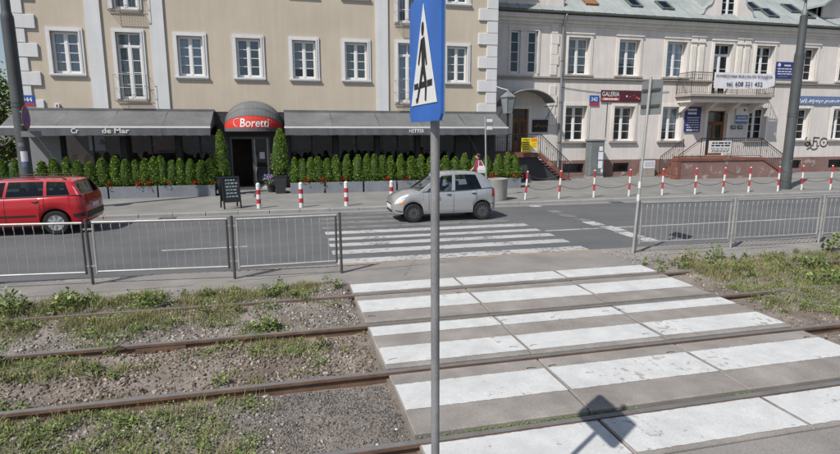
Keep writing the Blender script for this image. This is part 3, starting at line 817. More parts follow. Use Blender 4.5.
def window_set(w, h, ncol, nrow, fw=0.06, mid=0.10, bar=0.028, transom=0.0):
    """frame mesh and pane list; local x centred, z from 0, frame front at y=0"""
    f = MB()
    d = 0.07
    f.box(-w / 2, -w / 2 + fw, 0, d, 0, h).box(w / 2 - fw, w / 2, 0, d, 0, h)
    f.box(-w / 2 + fw, w / 2 - fw, 0, d, 0, fw * 1.2).box(-w / 2 + fw, w / 2 - fw, 0, d, h - fw, h)
    iw = w - 2 * fw
    cells = []
    zt = h - fw
    if transom:
        f.box(-w / 2 + fw, w / 2 - fw, -.012, d, h - fw - transom - mid, h - fw - transom)
        f.box(-.03, .03, .004, d - .004, h - fw - transom, h - fw)
        for s in (-1, 1):
            a, b = (-w / 2 + fw, -.03) if s < 0 else (.03, w / 2 - fw)
            cells.append((a, b, h - fw - transom, h - fw))
        zt = h - fw - transom - mid
    if ncol == 2:
        f.box(-mid / 2, mid / 2, -.012, d, fw * 1.2, zt)
    spans = [(-w / 2 + fw, -mid / 2), (mid / 2, w / 2 - fw)] if ncol == 2 else [(-w / 2 + fw, w / 2 - fw)]
    z0 = fw * 1.2
    for a, b in spans:
        st = 0.035                                            # casement stiles
        f.box(a, a + st, .006, d - .01, z0, zt).box(b - st, b, .006, d - .01, z0, zt)
        f.box(a + st, b - st, .006, d - .01, z0, z0 + st).box(a + st, b - st, .006, d - .01, zt - st, zt)
        a, b = a + st, b - st
        ph = (zt - z0 - 2 * st) / nrow
        for r in range(nrow):
            c = z0 + st + r * ph
            if r: f.box(a, b, .012, d - .02, c - bar / 2, c + bar / 2)
            cells.append((a, b, c + (bar / 2 if r else 0), c + ph - (bar / 2 if r < nrow - 1 else 0)))
    return f.mesh('window', M['joinery']), cells

PANE = {}
def place_window(parent, frame, cells, x, y, z, glass, curtain=None, w=1.0, h=1.5, name='window'):
    p = POS[parent]
    o = link(name, frame, parent, (x - p.x, y - p.y, z - p.z))
    for (a, b, c, d) in cells:
        key = (round(b - a, 3), round(d - c, 3), glass.name)
        if key not in PANE:
            PANE[key] = MB().box(0, b - a, 0, .006, 0, d - c).mesh('pane', glass)
        link('pane', PANE[key], o, (a, 0.034 + random.uniform(-.002, .002), c), (random.uniform(-.012, .012), 0, random.uniform(-.014, .014)))
    if curtain:
        k = MB(); n = 26
        for (u0, u1, zl) in curtain:
            xs = [-w / 2 + w * (u0 + (u1 - u0) * i / n) for i in range(n + 1)]
            yv = [0.105 + 0.018 * math.sin(i * 1.35) + random.uniform(-.006, .006) for i in range(n + 1)]
            for i in range(n):
                k.quad((xs[i], yv[i], h * zl), (xs[i + 1], yv[i + 1], h * zl), (xs[i + 1], yv[i + 1], h * .98), (xs[i], yv[i], h * .98))
        link('curtain', k.mesh('curtain', M[random.choice(['curtain', 'curtain', 'curtain_dim', 'curtain_warm'])], True), o)
    return o

def surround_mesh(w, h, t, proj, m, sill=True, head=0.0):
    s = MB()
    s.box(-w / 2 - t, -w / 2, -proj, 0.02, -0.0, h).box(w / 2, w / 2 + t, -proj, 0.02, -0.0, h)
    s.box(-w / 2 - t, w / 2 + t, -proj - .004, 0.02, h, h + t)
    s.box(-w / 2 - t * .45, -w / 2, -proj - .02, -proj, 0, h).box(w / 2, w / 2 + t * .45, -proj - .02, -proj, 0, h)
    s.box(-w / 2 - t * .45, w / 2 + t * .45, -proj - .022, -proj - .004, h, h + t * .45)
    if head:
        s.box(-w / 2 - t - .05, w / 2 + t + .05, -proj - .05, 0.02, h + t, h + t + head)
    return s.mesh('surround', m)

# ---- cream building on the left
YL = 26.3
lb = thing('apartment_building', 'cream rendered building with white corner quoins above grey shop awnings', 'building', (0, YL, 0))
W1, H1 = 1.04, 1.68
norm_x = [-8.48, -3.68, -1.27, 1.14, 3.50, 8.40]
tall_x = [-6.10, 5.96]
rows_n = [(5.02,), (8.66,), (12.2,)]
holes = []
for (z,) in rows_n:
    for x in norm_x: holes.append((x - W1 / 2, x + W1 / 2, z, z + H1))
W2, H2 = 0.96, 2.72
rows_t = [4.03, 7.68, 11.3]
for z in rows_t:
    for x in tall_x: holes.append((x - W2 / 2, x + W2 / 2, z, z + H2))
wb = wall(-10.3, 10.44, 3.52, 15.2, holes, YL, 0.17)
wb.quad((-10.3, YL, 3.52), (-10.3, 40, 3.52), (-10.3, 40, 15.2), (-10.3, YL, 15.2))
wb.quad((10.44, YL, 0), (10.44, 40, 0), (10.44, 40, 15.2), (10.44, YL, 15.2))
wb.quad((-10.3, 40, 0), (10.44, 40, 0), (10.44, 40, 15.2), (-10.3, 40, 15.2))
wb.quad((-10.3, YL, 15.2), (10.44, YL, 15.2), (10.44, 40, 15.2), (-10.3, 40, 15.2))
wb.build('wall', M['cream'], lb)
MB().box(-10.2, 10.34, YL + 1.3, YL + 1.4, 3.6, 15).box(-10.2, 10.34, YL + .2, YL + 1.3, 3.6, 3.7).build('room_interior', M['room'], lb)
fm, cells = window_set(W1 - .02, H1 - .02, 2, 4)
ft, tcells = window_set(W2 - .02, H2 - .02, 2, 4, transom=0.42)
sur1 = surround_mesh(W1, H1, 0.155, 0.05, M['white_trim'])
sur2 = surround_mesh(W2, H2, 0.15, 0.05, M['white_trim'])
silm = MB().box(-W1 / 2 - .17, W1 / 2 + .17, -.11, .10, -.075, -.002).mesh('sill', M['white_trim'])
dripm = MB().box(-W1 / 2 - .14, W1 / 2 + .14, -.07, .0, -.13, -.076).mesh('sill_drip', M['white_trim'])
curt = [[(0.02, .5, .06), (.5, .98, .06)], [(0.02, .98, .04)], [(0.02, .5, .04), (.55, .98, .04)], [(0.02, .98, .25)], [(0.05, .95, .03)], [(.02, .98, .10)]]
k = 0
for (z,) in rows_n:
    for x in norm_x:
        o = place_window(lb, fm, cells, x, YL + .115, z + .01, M['glass'], curt[k % 6], W1 - .1, H1); k += 1
        link('surround', sur1, o, (0, -.115, -.01)); link('sill', silm, o, (0, -.115, -.01)); link('sill_drip', dripm, o, (0, -.115, -.01))
grate = MB()
for i in range(13): grate.box(-.62 + i * 1.24 / 12 - .008, -.62 + i * 1.24 / 12 + .008, -.30, -.02, -.10, -.085)
grate.box(-.64, .64, -.31, -.29, -.11, -.08).box(-.64, .64, -.06, -.04, -.14, -.10)
grm = grate.mesh('balcony_grate', M['pole_grey'])
rl = MB()
for z in (0.45, 1.0):
    rl.tube([(-.64, 0, z), (-.64, -.3, z), (.64, -.3, z), (.64, 0, z)], .010, 6)
for x in (-.64, .64): rl.tube([(x, -.3, -.1), (x, -.3, 1.02)], .010, 6)
for i in range(1, 12): rl.tube([(-.64 + i * 1.28 / 12, -.3, -.1), (-.64 + i * 1.28 / 12, -.3, 1.0)], .004, 4)
rlm = rl.mesh('balcony_railing', M['galv'])
for z in rows_t:
    for x in tall_x:
        o = place_window(lb, ft, tcells, x, YL + .115, z + .01, M['glass'], curt[k % 6], W2 - .1, H2, 'tall_window'); k += 1
        link('surround', sur2, o, (0, -.115, -.01)); link('balcony_grate', grm, o, (0, -.115, -.01)); link('balcony_railing', rlm, o, (0, -.115, -.01))
for x in (-7.36, -4.94, 4.72, 7.15):
    MB().box(x - .285, x + .285, YL - .07, YL + .01, 3.53, 14.9).build('pilaster', M['white_trim'], lb)
for side in (0, 1):
    for i in range(-1, 20):
        z = 3.46 + i * .559
        if z < 3.3 or z > 14.5: continue
        long_ = (i % 2 == 0)
        wd = (0.96 if long_ else 0.52) if side else (0.82 if long_ else 0.42)
        x0, x1 = (10.44 - wd, 10.475) if side else (-10.335, -10.3 + wd)
        z0 = max(z + .016, 3.54)
        if side == 0: z0 += -.06
        MB().bbox(x0, x1, YL - (.075 if long_ else .06), YL + .3, max(z0, 3.53), z + .545 - (.06 if side == 0 else 0), .012).build('quoin', M['white_trim'], lb)
MB().box(-10.45, 10.6, YL - .35, YL + .1, 14.9, 15.3).build('cornice', M['white_trim'], lb)
# ground floor shop front
yS = YL + .02
openings = [(-8.95, -6.75), (-6.55, -4.55), (-4.35, -2.75), (0.35, 2.35), (2.55, 4.35), (4.55, 6.35), (6.55, 8.4)]
sh = [(a, b, .45, 2.95) for a, b in openings] + [(-2.28, -0.55, Z_PAVE, 2.42)]
wall(-10.28, 10.42, 0, 3.52, sh, yS, .25).build('shop_front', M['charcoal'], lb)
MB().box(-10.3, -9.05, YL - .12, YL + .0, 0, 3.5).build('corner_pier', M['pier'], lb)
MB().box(9.25, 10.44, YL - .05, YL + .0, 0, 3.5).build('corner_pier', M['charcoal'], lb)
MB().box(-10.2, 10.3, YL + 3.2, YL + 3.3, 0, 3.4).box(-10.2, 10.3, YL + .3, YL + 3.2, .05, .10).box(-10.2, 10.3, YL + .3, YL + 3.2, 3.3, 3.4).build('shop_interior', M['shop_room'], lb)
for i, x in enumerate((-8.6, -7.1, -5.7, -3.9, 1.1, 2.6, 4.0, 5.6, 7.3)):
    MB().bbox(x - .35 - .1 * (i % 3), x + .35 + .1 * (i % 2), YL + 3.16, YL + 3.199, 1.75, 2.45, .01).build('picture_frame', M[('banner', 'wood', 'salmon', 'navy_pale')[i % 4]], lb)
for a, b in openings:
    f = MB(); w = b - a
    f.box(a, a + .06, yS + .06, yS + .13, .45, 2.95).box(b - .06, b, yS + .06, yS + .13, .45, 2.95)
    f.box(a + .06, b - .06, yS + .06, yS + .13, .45, .53).box(a + .06, b - .06, yS + .06, yS + .13, 2.87, 2.95)
    f.box(a + w * .5 - .03, a + w * .5 + .03, yS + .06, yS + .13, .53, 2.87)
    o = f.build('shop_window', M['trim_black'], lb)
    for s in (0, 1):
        xa, xb = (a + .06, a + w * .5 - .03) if s == 0 else (a + w * .5 + .03, b - .06)
        MB().box(xa, xb, yS + .092, yS + .10, .53, 2.87).build('pane', M['glass_shop'], o)
# things inside that read through the glass: low tables
for x in (-8.2, -5.6, -3.6, 1.3, 3.4, 5.5, 7.4):
    tb = thing('cafe_table', 'small dark table inside the shop, window %s from the left' % ORD[[-8.2, -5.6, -3.6, 1.3, 3.4, 5.5, 7.4].index(x)], 'table', (x, YL + 1.1, .10), 'tables behind the shop windows')
    MB().lathe([(.36, .72), (.37, .735), (.36, .75)], 16).build('table_top', M['wood'], tb, local=True)
    MB().lathe([(.22, 0), (.21, .02), (.03, .04), (.03, .72)], 12).build('pedestal', M['iron'], tb, local=True)
for i, x in enumerate((-7.8, -5.5, -3.5, 1.4, 3.5, 5.4, 7.5)):
    pl_ = thing('pendant_lamp', 'unlit pale pendant lamp inside the shop, %s from the left' % ORD[i], 'lamp', (x, YL + 1.1, 2.1), 'pendant lamps in the shop')
    MB().lathe([(.20, 2.08), (.19, 2.12), (.06, 2.28), (.03, 2.32)], 14, (x, YL + 1.1, 0), cap0=False).build('lamp_shade', M['banner'], pl_)
    MB().tube([(x, YL + 1.1, 2.32), (x, YL + 1.1, 3.3)], .008, 5).build('cord', M['iron'], pl_)
# entrance door: fixed dark opening left, glazed leaf right
d = MB()
d.box(-2.28, -2.20, yS + .02, yS + .12, Z_PAVE, 2.42).box(-.63, -.55, yS + .02, yS + .12, Z_PAVE, 2.42).box(-2.20, -.63, yS + .02, yS + .12, 2.32, 2.42)
d.box(-1.34, -1.26, yS + .02, yS + .12, Z_PAVE, 2.32)
door = d.build('entrance_door', M['steel_dark'], lb)
MB().box(-1.26, -.63, yS + .06, yS + .075, .22, 2.32).build('pane', M['glass_shop'], door)
MB().box(-1.26, -.63, yS + .045, yS + .095, Z_PAVE, .22).box(-1.26, -1.20, yS + .045, yS + .058, .22, 2.32).box(-.69, -.63, yS + .045, yS + .058, .22, 2.32).build('door_leaf', M['galv'], door)
MB().tube([(-1.17, yS - .01, .9), (-1.17, yS - .01, 1.5)], .014, 8).build('handle', M['alloy'], door)
MB().box(-1.02, -.80, yS + .050, yS + .058, 1.42, 1.72).build('notice', M['banner'], door)
MB().bbox(-2.45, -.40, YL - .42, YL + .02, 0, Z_PAVE + .09, .02).build('door_step', M['concrete'], lb)

# ---- awnings
def awning(name, label, x0, x1, seams):
    t = thing(name, label, 'awning', ((x0 + x1) / 2, YL, 3.55), 'grey shop awnings')
    yb, yf, zb_, zf = YL - .02, 24.62, 3.56, 2.86
    edges = [x0] + seams + [x1]
    for a, b in zip(edges[:-1], edges[1:]):
        c = MB(); n, mrow = 8, 6
        for i in range(n):
            for j in range(mrow):
                q = []
                for (di, dj) in ((0, 0), (1, 0), (1, 1), (0, 1)):
                    u, v = (i + di) / n, (j + dj) / mrow
                    sag = -.05 * math.sin(u * math.pi) * math.sin(v * math.pi) + .012 * math.sin(u * 9 + a * 3 + v * 4) * math.sin(v * math.pi)
                    q.append((a + .006 + (b - a - .012) * u, yb + (yf - yb) * v, zb_ + (zf - zb_) * v + sag))
                c.quad(*q)
        c.build('canvas', M['awning'], t, True)
        v = MB(); n = max(6, int((b - a) / .16))
        xs = [a + .004 + (b - a - .008) * i / n for i in range(n + 1)]
        yv = [yf - .055 + .012 * math.sin(i * 1.9) + random.uniform(-.006, .006) for i in range(n + 1)]
        zl = [2.50 + random.uniform(-.012, .012) for i in range(n + 1)]
        for i in range(n):
            v.quad((xs[i], yf - .05, 2.80), (xs[i + 1], yf - .05, 2.80), (xs[i + 1], yv[i + 1], zl[i + 1]), (xs[i], yv[i], zl[i]))
        v.build('valance', M['valance'], t, True)
    MB().bbox(x0 - .02, x1 + .02, yf - .045, yf + .03, 2.80, 2.865, .01).build('front_bar', M['white'], t)
    MB().box(x0 - .02, x1 + .02, YL - .13, YL - .006, 3.50, 3.62).build('cassette', M['awning'], t)
    for x in edges:
        xx = min(max(x, x0 + .08), x1 - .08)
        MB().tube([(xx, YL - .08, 3.0), (xx, 25.6, 3.02), (xx, yf + .02, 2.79)], .022, 6).build('arm', M['zinc'], t)
    for x in (x0, x1):
        MB().quad((x, yb, zb_), (x, yf, zf), (x, yf, 2.55), (x, yf + .25, 2.72), (x, yb, 3.0)).build('side_flap', M['valance'], t)
    return t
aw1 = awning('shop_awning', 'long grey awning with white lettering left of the red canopy', -10.5, -2.88, [-8.6, -6.7, -4.75])
aw2 = awning('shop_awning', 'long grey awning right of the red canopy, behind the blue sign', 0.14, 10.44, [2.2, 4.3, 6.3, 8.4])
lettering('Cr', -8.05, 24.545, 2.59, .27, .20, M['banner'], aw1, .012)
lettering('de Mar', -6.95, 24.545, 2.59, 1.0, .20, M['white'], aw1, .02)
lettering('HETTER', 5.62, 24.545, 2.60, .70, .16, M['banner'], aw2, .012)

# ---- red and grey dome canopy over the door
t = thing('door_canopy', 'grey dome canopy with red front band over the shop door', 'canopy', (-1.2, YL, 2.8))
def hoop(phi, n=22, a=1.26, b=1.30, bd=1.42):
    pts = []
    for i in range(n + 1):
        th = math.pi * i / n
        e = math.sin(th) ** 0.85
        pts.append((-1.2 - a * math.cos(th), YL - .03 - bd * e * math.cos(phi), 2.80 + (b - .09) * e * math.sin(phi)))
    return pts
def fan(p0, p1, n, m, name):
    mb = MB()
    hs = [hoop(p0 + (p1 - p0) * i / n) for i in range(n + 1)]
    for i in range(n):
        for j in range(22):
            mb.quad(hs[i][j], hs[i][j + 1], hs[i + 1][j + 1], hs[i + 1][j])
    return mb.build(name, m, t, True)
fan(R(0), R(26), 4, M['red_cloth'], 'red_band')
for i, (a, b) in enumerate(((26, 45), (45, 67), (67, 89))):
    fan(R(a), R(b), 4, M['awning'], 'dome_panel')
for a in (26, 45, 67):
    MB().tube([(p[0], p[1], p[2]) for p in hoop(R(a))], .014, 6).build('hoop', M['awning'], t)
vv = MB()
h0 = hoop(0)
for j in range(22):
    vv.quad(h0[j], h0[j + 1], (h0[j + 1][0], h0[j + 1][1], 2.66), (h0[j][0], h0[j][1], 2.66))
vv.build('lower_valance', M['valance'], t)
# lettering bent onto the red band
me = text_mesh('Boretti', 1.22, .36, .012, .12)
co = np.empty(len(me.vertices) * 3, dtype=np.float32); me.vertices.foreach_get('co', co); co = co.reshape(-1, 3)
def on_band(x, z):
    u = (x + 1.2) / 1.26
    th = math.acos(max(-.999, min(.999, -u))); e = math.sin(th) ** .85
    s = max(0.0, min(.6, (z - 2.80) / max(1.21 * e, .05)))
    return (x, YL - .03 - 1.42 * e * math.sqrt(1 - s * s) - .012, z)
out = np.array([on_band(-1.72 + float(c[0]), 2.845 + float(c[2])) for c in co], dtype=np.float32) - np.array(POS[t][:], dtype=np.float32)
me.vertices.foreach_set('co', out.ravel()); me.update(); me.materials.clear(); me.materials.append(M['white'])
link('lettering', me, t)
sw = MB()
pts = [on_band(-1.82 + .16 * math.cos(a), 3.03 + .17 * math.sin(a)) for a in [R(q) for q in range(60, 300, 20)]]
sw.tube(pts, [.006 + .012 * math.sin(math.pi * i / (len(pts) - 1)) for i in range(len(pts))], 5)
sw.build('flourish', M['white'], t)

# house number plates
def number_plate(label, num, x0, x1, z0, z1, y):
    t = thing('house_number', label, 'sign', ((x0 + x1) / 2, y, z0), 'house number plates')
    p = MB().bbox(x0, x1, y - .02, y, z0, z1, .006).build('plate', M['blue'], t)
    MB().box(x0, x1, y - .0235, y - .0201, z0, z0 + (z1 - z0) * .27).build('red_strip', M['red'], t)
    lettering(num, x0 + (x1 - x0) * .16, y - .024, z0 + (z1 - z0) * .42, (x1 - x0) * .68, (z1 - z0) * .40, M['white'], t, .02)
number_plate('blue and red house number plate 344 at the left corner above the awning', '344', -10.32, -9.80, 3.69, 4.12, YL - .08)
cb = thing('junction_box', 'small pale box on the cream wall just above the left awning', 'junction box', (-9.0, YL, 3.62))
MB().bbox(-9.10, -8.92, YL - .1, YL - .002, 3.625, 3.80, .01).build('box', M['white_trim'], cb)
MB().tube([(-9.01, YL - .101, 3.66), (-9.01, YL - .101, 3.76)], .02, 6).build('lens', M['trim_black'], cb)

# ---- pale pink building on the right
YR = 28.3
XR0, XR1 = 10.46, 46.0
rb = thing('office_building', 'two storey pale pink building with grey metal roof, balcony and red plinth', 'building', (28, YR, 0))
WU, HU, DU = 1.33, 1.98, .34
cu = [16.08, 19.22, 22.33, 28.55, 31.80, 34.98, 38.1, 41.2]
cl = [16.08, 19.15, 22.33, 28.45, 31.80, 34.98, 38.1, 41.2]
holes = [(x - WU / 2, x + WU / 2, 5.74, 5.74 + HU) for x in cu] + [(x - WU / 2, x + WU / 2, 2.10, 4.06) for x in cl]
holes += [(24.88, 26.18, 4.80, 7.72), (24.85, 26.25, 1.20, 3.86)]                # balcony door, entrance
holes += [(12.02, 12.60, 5.74, 7.95), (13.02, 13.60, 5.74, 7.95), (12.25, 13.20, 1.55, 3.86)]   # paired windows, side door
bas = [(15.4, 16.7), (18.6, 19.65), (31.0, 32.2), (34.4, 35.6)]
wm = wall(XR0, XR1, 1.03, 8.95, holes, YR, DU)
wm.quad((XR1, YR, 0), (XR1, 40, 0), (XR1, 40, 8.95), (XR1, YR, 8.95))
wm.build('wall', M['pinkish'], rb)
ph = [(a, b, .32, .84) for a, b in bas]
pl = wall(XR0, XR1, 0.0, 1.03, ph, YR - .05, .22)
pl.quad((XR0, YR - .05, 1.03), (XR1, YR - .05, 1.03), (XR1, YR, 1.03), (XR0, YR, 1.03))
pl.build('plinth', M['plinth'], rb)
MB().box(XR0, XR1, YR + 1.5, YR + 1.6, 0, 8.9).box(XR0, XR1, YR + .36, YR + 1.5, 4.3, 4.5).build('room_interior', M['room'], rb)
for a, b in bas:
    g = MB()
    for i in range(9):
        x = a + .06 + (b - a - .12) * i / 8
        g.tube([(x, YR - .03, .32), (x, YR - .03, .84)], .010, 4)
    for z in (.42, .74): g.box(a, b, YR - .037, YR - .024, z - .01, z + .01)
    o = g.build('basement_grille', M['iron'], rb)
    MB().box(a, b, YR + .10, YR + .11, .32, .84).build('pane', M['glass_shop'], o)
fu, ucells = window_set(WU - .02, HU - .02, 2, 4, fw=.055, mid=.11)
fl_, lcells = window_set(WU - .02, 1.94, 2, 4, fw=.055, mid=.11)
surU = surround_mesh(WU, HU, .17, .045, M['pink_trim'], head=.07)
surL = surround_mesh(WU, 1.96, .17, .045, M['pink_trim'])
silR = MB().box(-WU / 2 - .24, WU / 2 + .24, -.14, .30, -.10, -.004).mesh('sill', M['sill'])
curtR = [[(.02, .98, .10)], [(.02, .98, .35)], [(.02, .98, .02)], [(.02, .35, .02), (.66, .98, .02)], None, [(.02, .98, .30)], None]
for i, x in enumerate(cu):
    o = place_window(rb, fu, ucells, x, YR + .27, 5.75, M['glass'], curtR[i % 7], WU - .1, HU)
    link('surround', surU, o, (0, -.27, -.01)); link('sill', silR, o, (0, -.27, -.01))
for i, x in enumerate(cl):
    o = place_window(rb, fl_, lcells, x, YR + .27, 2.11, M['glass'], curtR[(i * 2 + 4) % 7], WU - .1, 1.94)
    link('surround', surL, o, (0, -.27, -.01)); link('sill', silR, o, (0, -.27, -.01))
fn, ncells = window_set(.56, 2.19, 1, 4, fw=.05)
surN = surround_mesh(1.58, 2.21, .12, .045, M['pink_trim'], head=.06)
for x in (12.31, 13.31):
    o = place_window(rb, fn, ncells, x, YR + .12, 5.75, M['glass'], None, .5, 2.19, 'narrow_window')
MB().add([(v.co.x + 12.81, v.co.y + YR, v.co.z + 5.74) for v in surN.vertices], [tuple(p.vertices) for p in surN.polygons]).build('paired_surround', M['pink_trim'], rb)
# doors
def double_door(x0, x1, z0, z1, y, name, m, trans):
    d_ = MB()
    d_.box(x0, x0 + .08, y, y + .09, z0, z1).box(x1 - .08, x1, y, y + .09, z0, z1).box(x0 + .08, x1 - .08, y, y + .09, z1 - .08, z1)
    d_.box(x0 + .08, x1 - .08, y, y + .09, z1 - trans - .08, z1 - trans)
    o = d_.build(name, m, rb)
    mid = (x0 + x1) / 2
    for a, b in ((x0 + .08, mid - .006), (mid + .006, x1 - .08)):
        l = MB(); zt = z1 - trans - .08
        l.box(a, a + .10, y + .02, y + .07, z0, zt).box(b - .10, b, y + .02, y + .07, z0, zt)
        l.box(a + .10, b - .10, y + .02, y + .07, z0, z0 + .55).box(a + .10, b - .10, y + .02, y + .07, zt - .12, zt)
        l.box(a + .10, b - .10, y + .012, y + .02, z0 + .12, z0 + .45)
        l.build('door_leaf', m, o)
        MB().box(a + .10, b - .10, y + .04, y + .048, z0 + .55, zt - .12).build('pane', M['glass_shop'], o)
    MB().box(x0 + .08, x1 - .08, y + .04, y + .048, z1 - trans, z1 - .08).build('pane', M['glass_shop'], o)
    MB().tube([(mid + .05, y - .03, z0 + 1.0), (mid + .05, y - .03, z0 + 1.18)], .014, 8).box(mid + .035, mid + .065, y - .03, y + .02, z0 + 1.07, z0 + 1.09).build('handle', M['gold'], o)
    return o
double_door(24.87, 26.23, 1.205, 3.85, YR + .20, 'entrance_door', M['wood'], .62)
double_door(12.27, 13.18, 1.56, 3.85, YR + .16, 'side_door', M['wood'], .50)
o = place_window(rb, *window_set(1.28, 2.90, 2, 3, fw=.055, mid=.11, transom=.48), 25.53, YR + .27, 4.81, M['glass'], None, 1.2, 2.9, 'balcony_door')
link('surround', surround_mesh(1.30, 2.92, .17, .045, M['pink_trim'], head=.08), o, (0, -.27, -.01))
MB().box(12.05, 12.25, YR - .04, YR + .02, 1.55, 3.95).box(13.20, 13.40, YR - .04, YR + .02, 1.55, 3.95).box(12.05, 13.40, YR - .045, YR + .02, 3.86, 4.06).build('door_surround', M['pink_trim'], rb)
MB().box(24.63, 24.85, YR - .04, YR + .02, 1.2, 3.95).box(26.25, 26.47, YR - .04, YR + .02, 1.2, 3.95).box(24.63, 26.47, YR - .045, YR + .02, 3.86, 4.08).build('door_surround', M['pink_trim'], rb)
# string course, cornice, quoin strip, pilasters
MB().box(XR0, XR1, YR - .11, YR + .01, 5.52, 5.60).box(XR0, XR1, YR - .06, YR + .01, 5.40, 5.519).build('string_course', M['sill'], rb)
MB().box(XR0, XR1, YR - .06, YR + .01, 8.28, 8.40).box(XR0, XR1, YR - .16, YR + .01, 8.401, 8.58).box(XR0, XR1, YR - .30, YR + .01, 8.581, 8.80).build('cornice', M['pink_trim'], rb)
for i in range(10):
    z = 3.0 + i * .54
    if z > 8.2 or 5.0 < z < 5.5: continue
    MB().bbox(14.38, 14.86 - .1 * (i % 2), YR - .055, YR + .02, z, z + .52, .01).build('quoin', M['pink_trim'], rb)
for xc in (23.72, 26.92, 27.42):
    if xc == 27.42: continue
    for dx in (-.27, .27):
        p = MB()
        p.box(xc + dx - .20, xc + dx + .20, YR - .05, YR + .01, 5.61, 7.72)
        for q in (-.12, 0, .12): p.box(xc + dx + q - .035, xc + dx + q + .035, YR - .085, YR - .05, 5.75, 7.55)
        p.box(xc + dx - .24, xc + dx + .24, YR - .10, YR + .01, 7.721, 7.80).box(xc + dx - .22, xc + dx + .22, YR - .07, YR + .01, 7.801, 8.02).box(xc + dx - .25, xc + dx + .25, YR - .11, YR + .01, 8.021, 8.09)
        p.build('fluted_pilaster', M['pink_trim'], rb)
# gutter, downpipe, wall cable
gp = [(-.09, .0), (-.08, -.06), (-.03, -.10), (.03, -.10), (.08, -.06), (.09, .0), (.07, .0), (.06, -.05), (0, -.08), (-.06, -.05), (-.07, .0)]
MB().prism([(YR - .42 + a, 8.93 + b) for a, b in gp], 'x', XR0, XR1).build('gutter', M['roof_dark'], rb)
MB().tube([(15.02, YR - .42, 8.86), (15.02, YR - .40, 8.70), (15.02, YR - .16, 8.30), (15.02, YR - .13, 8.0), (15.02, YR - .13, .30), (15.02, YR - .22, .12)], .065, 10).build('downpipe', M['zinc'], rb, True)
for z in (2.0, 4.2, 6.4): MB().lathe([(.075, z), (.075, z + .05)], 10, (15.02, YR - .13, 0)).box(14.99, 15.05, YR - .1, YR + .01, z + .01, z + .04).build('pipe_clip', M['galv_dark'], rb)
cab = [(15.1 + 6.9 * i / 24, YR - .03, 5.05 - .22 * math.sin(math.pi * i / 24) - .12 * i / 24) for i in range(25)]
MB().tube(cab, .012, 5).build('wall_cable', M['trim_black'], rb)
MB().tube([(18.02, YR - .02, 4.25), (18.0, YR - .02, 2.3)], .018, 5).build('wall_cable', M['trim_black'], rb)
# roof: sheets with standing seams on a sloping deck
tan = math.tan(R(36)); Y0r, Z0r = YR - .45, 8.96
yr1 = 38.0; zr1 = Z0r + tan * (yr1 - Y0r)
roof = MB()
roof.quad((XR0, Y0r, Z0r - .03), (XR1, Y0r, Z0r - .03), (XR1, yr1, zr1 - .03), (XR0, yr1, zr1 - .03))
roof.quad((XR0, yr1, zr1 - .03), (XR1, yr1, zr1 - .03), (XR1, yr1 + 9, Z0r), (XR0, yr1 + 9, Z0r))
roof.quad((XR0, Y0r, Z0r - .034), (XR0, YR, 8.80), (XR1, YR, 8.80), (XR1, Y0r, Z0r - .034))
ro = roof.build('roof', M['roof_dark'], rb)
sw_ = .62
ln = math.hypot(yr1 - Y0r, zr1 - Z0r); cs, sn = math.cos(R(36)), math.sin(R(36))
def rp(x, s, n): return (x, Y0r + s * cs - n * sn, Z0r + s * sn + n * cs)
shm = MB()
poly = [(0.004, 0), (sw_ - .004, 0), (sw_ - .004, .035), (sw_ - .018, .035), (sw_ - .018, .008), (.018, .008), (.018, .035), (.004, .035)]
k = int((XR1 - XR0) / sw_)
for j, (s0, s1) in enumerate(((0, 1.9), (1.905, 3.9), (3.905, ln))):
    me = MB().loft([[rp(a, s0, b) for a, b in poly], [rp(a, s1, b + .004) for a, b in poly]], True, True).mesh('roof_sheet', M['roof'], off=(0, POS[rb].y, 0))
    for i in range(k):
        link('roof_sheet', me, ro, (XR0 + i * sw_ - POS[rb].x, 0, random.uniform(-.006, .006)))
def skylight(xc, s, w, l, m=None):
    f = MB()
    def bx(a, b, c, d_, n0, n1):
        q = [rp(a, c, n0), rp(b, c, n0), rp(b, d_, n0), rp(a, d_, n0)]; q2 = [rp(a, c, n1), rp(b, c, n1), rp(b, d_, n1), rp(a, d_, n1)]
        f.loft([q, q2], True, True)
    bx(xc - w / 2, xc - w / 2 + .09, s, s + l, .0, .12); bx(xc + w / 2 - .09, xc + w / 2, s, s + l, .0, .12)
    bx(xc - w / 2 + .09, xc + w / 2 - .09, s, s + .09, .0, .12); bx(xc - w / 2 + .09, xc + w / 2 - .09, s + l - .09, s + l, .0, .12)
    o = f.build('skylight', m or M['roof_dark'], rb)
    MB().loft([[rp(a, c, n) for a, c in ((xc - w / 2 + .09, s + .09), (xc + w / 2 - .09, s + .09), (xc + w / 2 - .09, s + l - .09), (xc - w / 2 + .09, s + l - .09))] for n in (.085, .095)], True, True).build('pane', M['glass_shop'] if m is None else M['rust'], o)
skylight(16.9, .85, .78, 1.15, M['rust'])
skylight(19.75, .95, .78, 1.25); skylight(21.75, .85, .80, 1.0); skylight(28.40, 1.55, .78, 1.05); skylight(29.0, .68, .80, 1.1)
skylight(31.4, 1.55, .85, 1.1); skylight(31.95, .82, .62, .75); skylight(18.3, 3.1, .8, 1.2); skylight(34.0, 3.0, .8, 1.2)
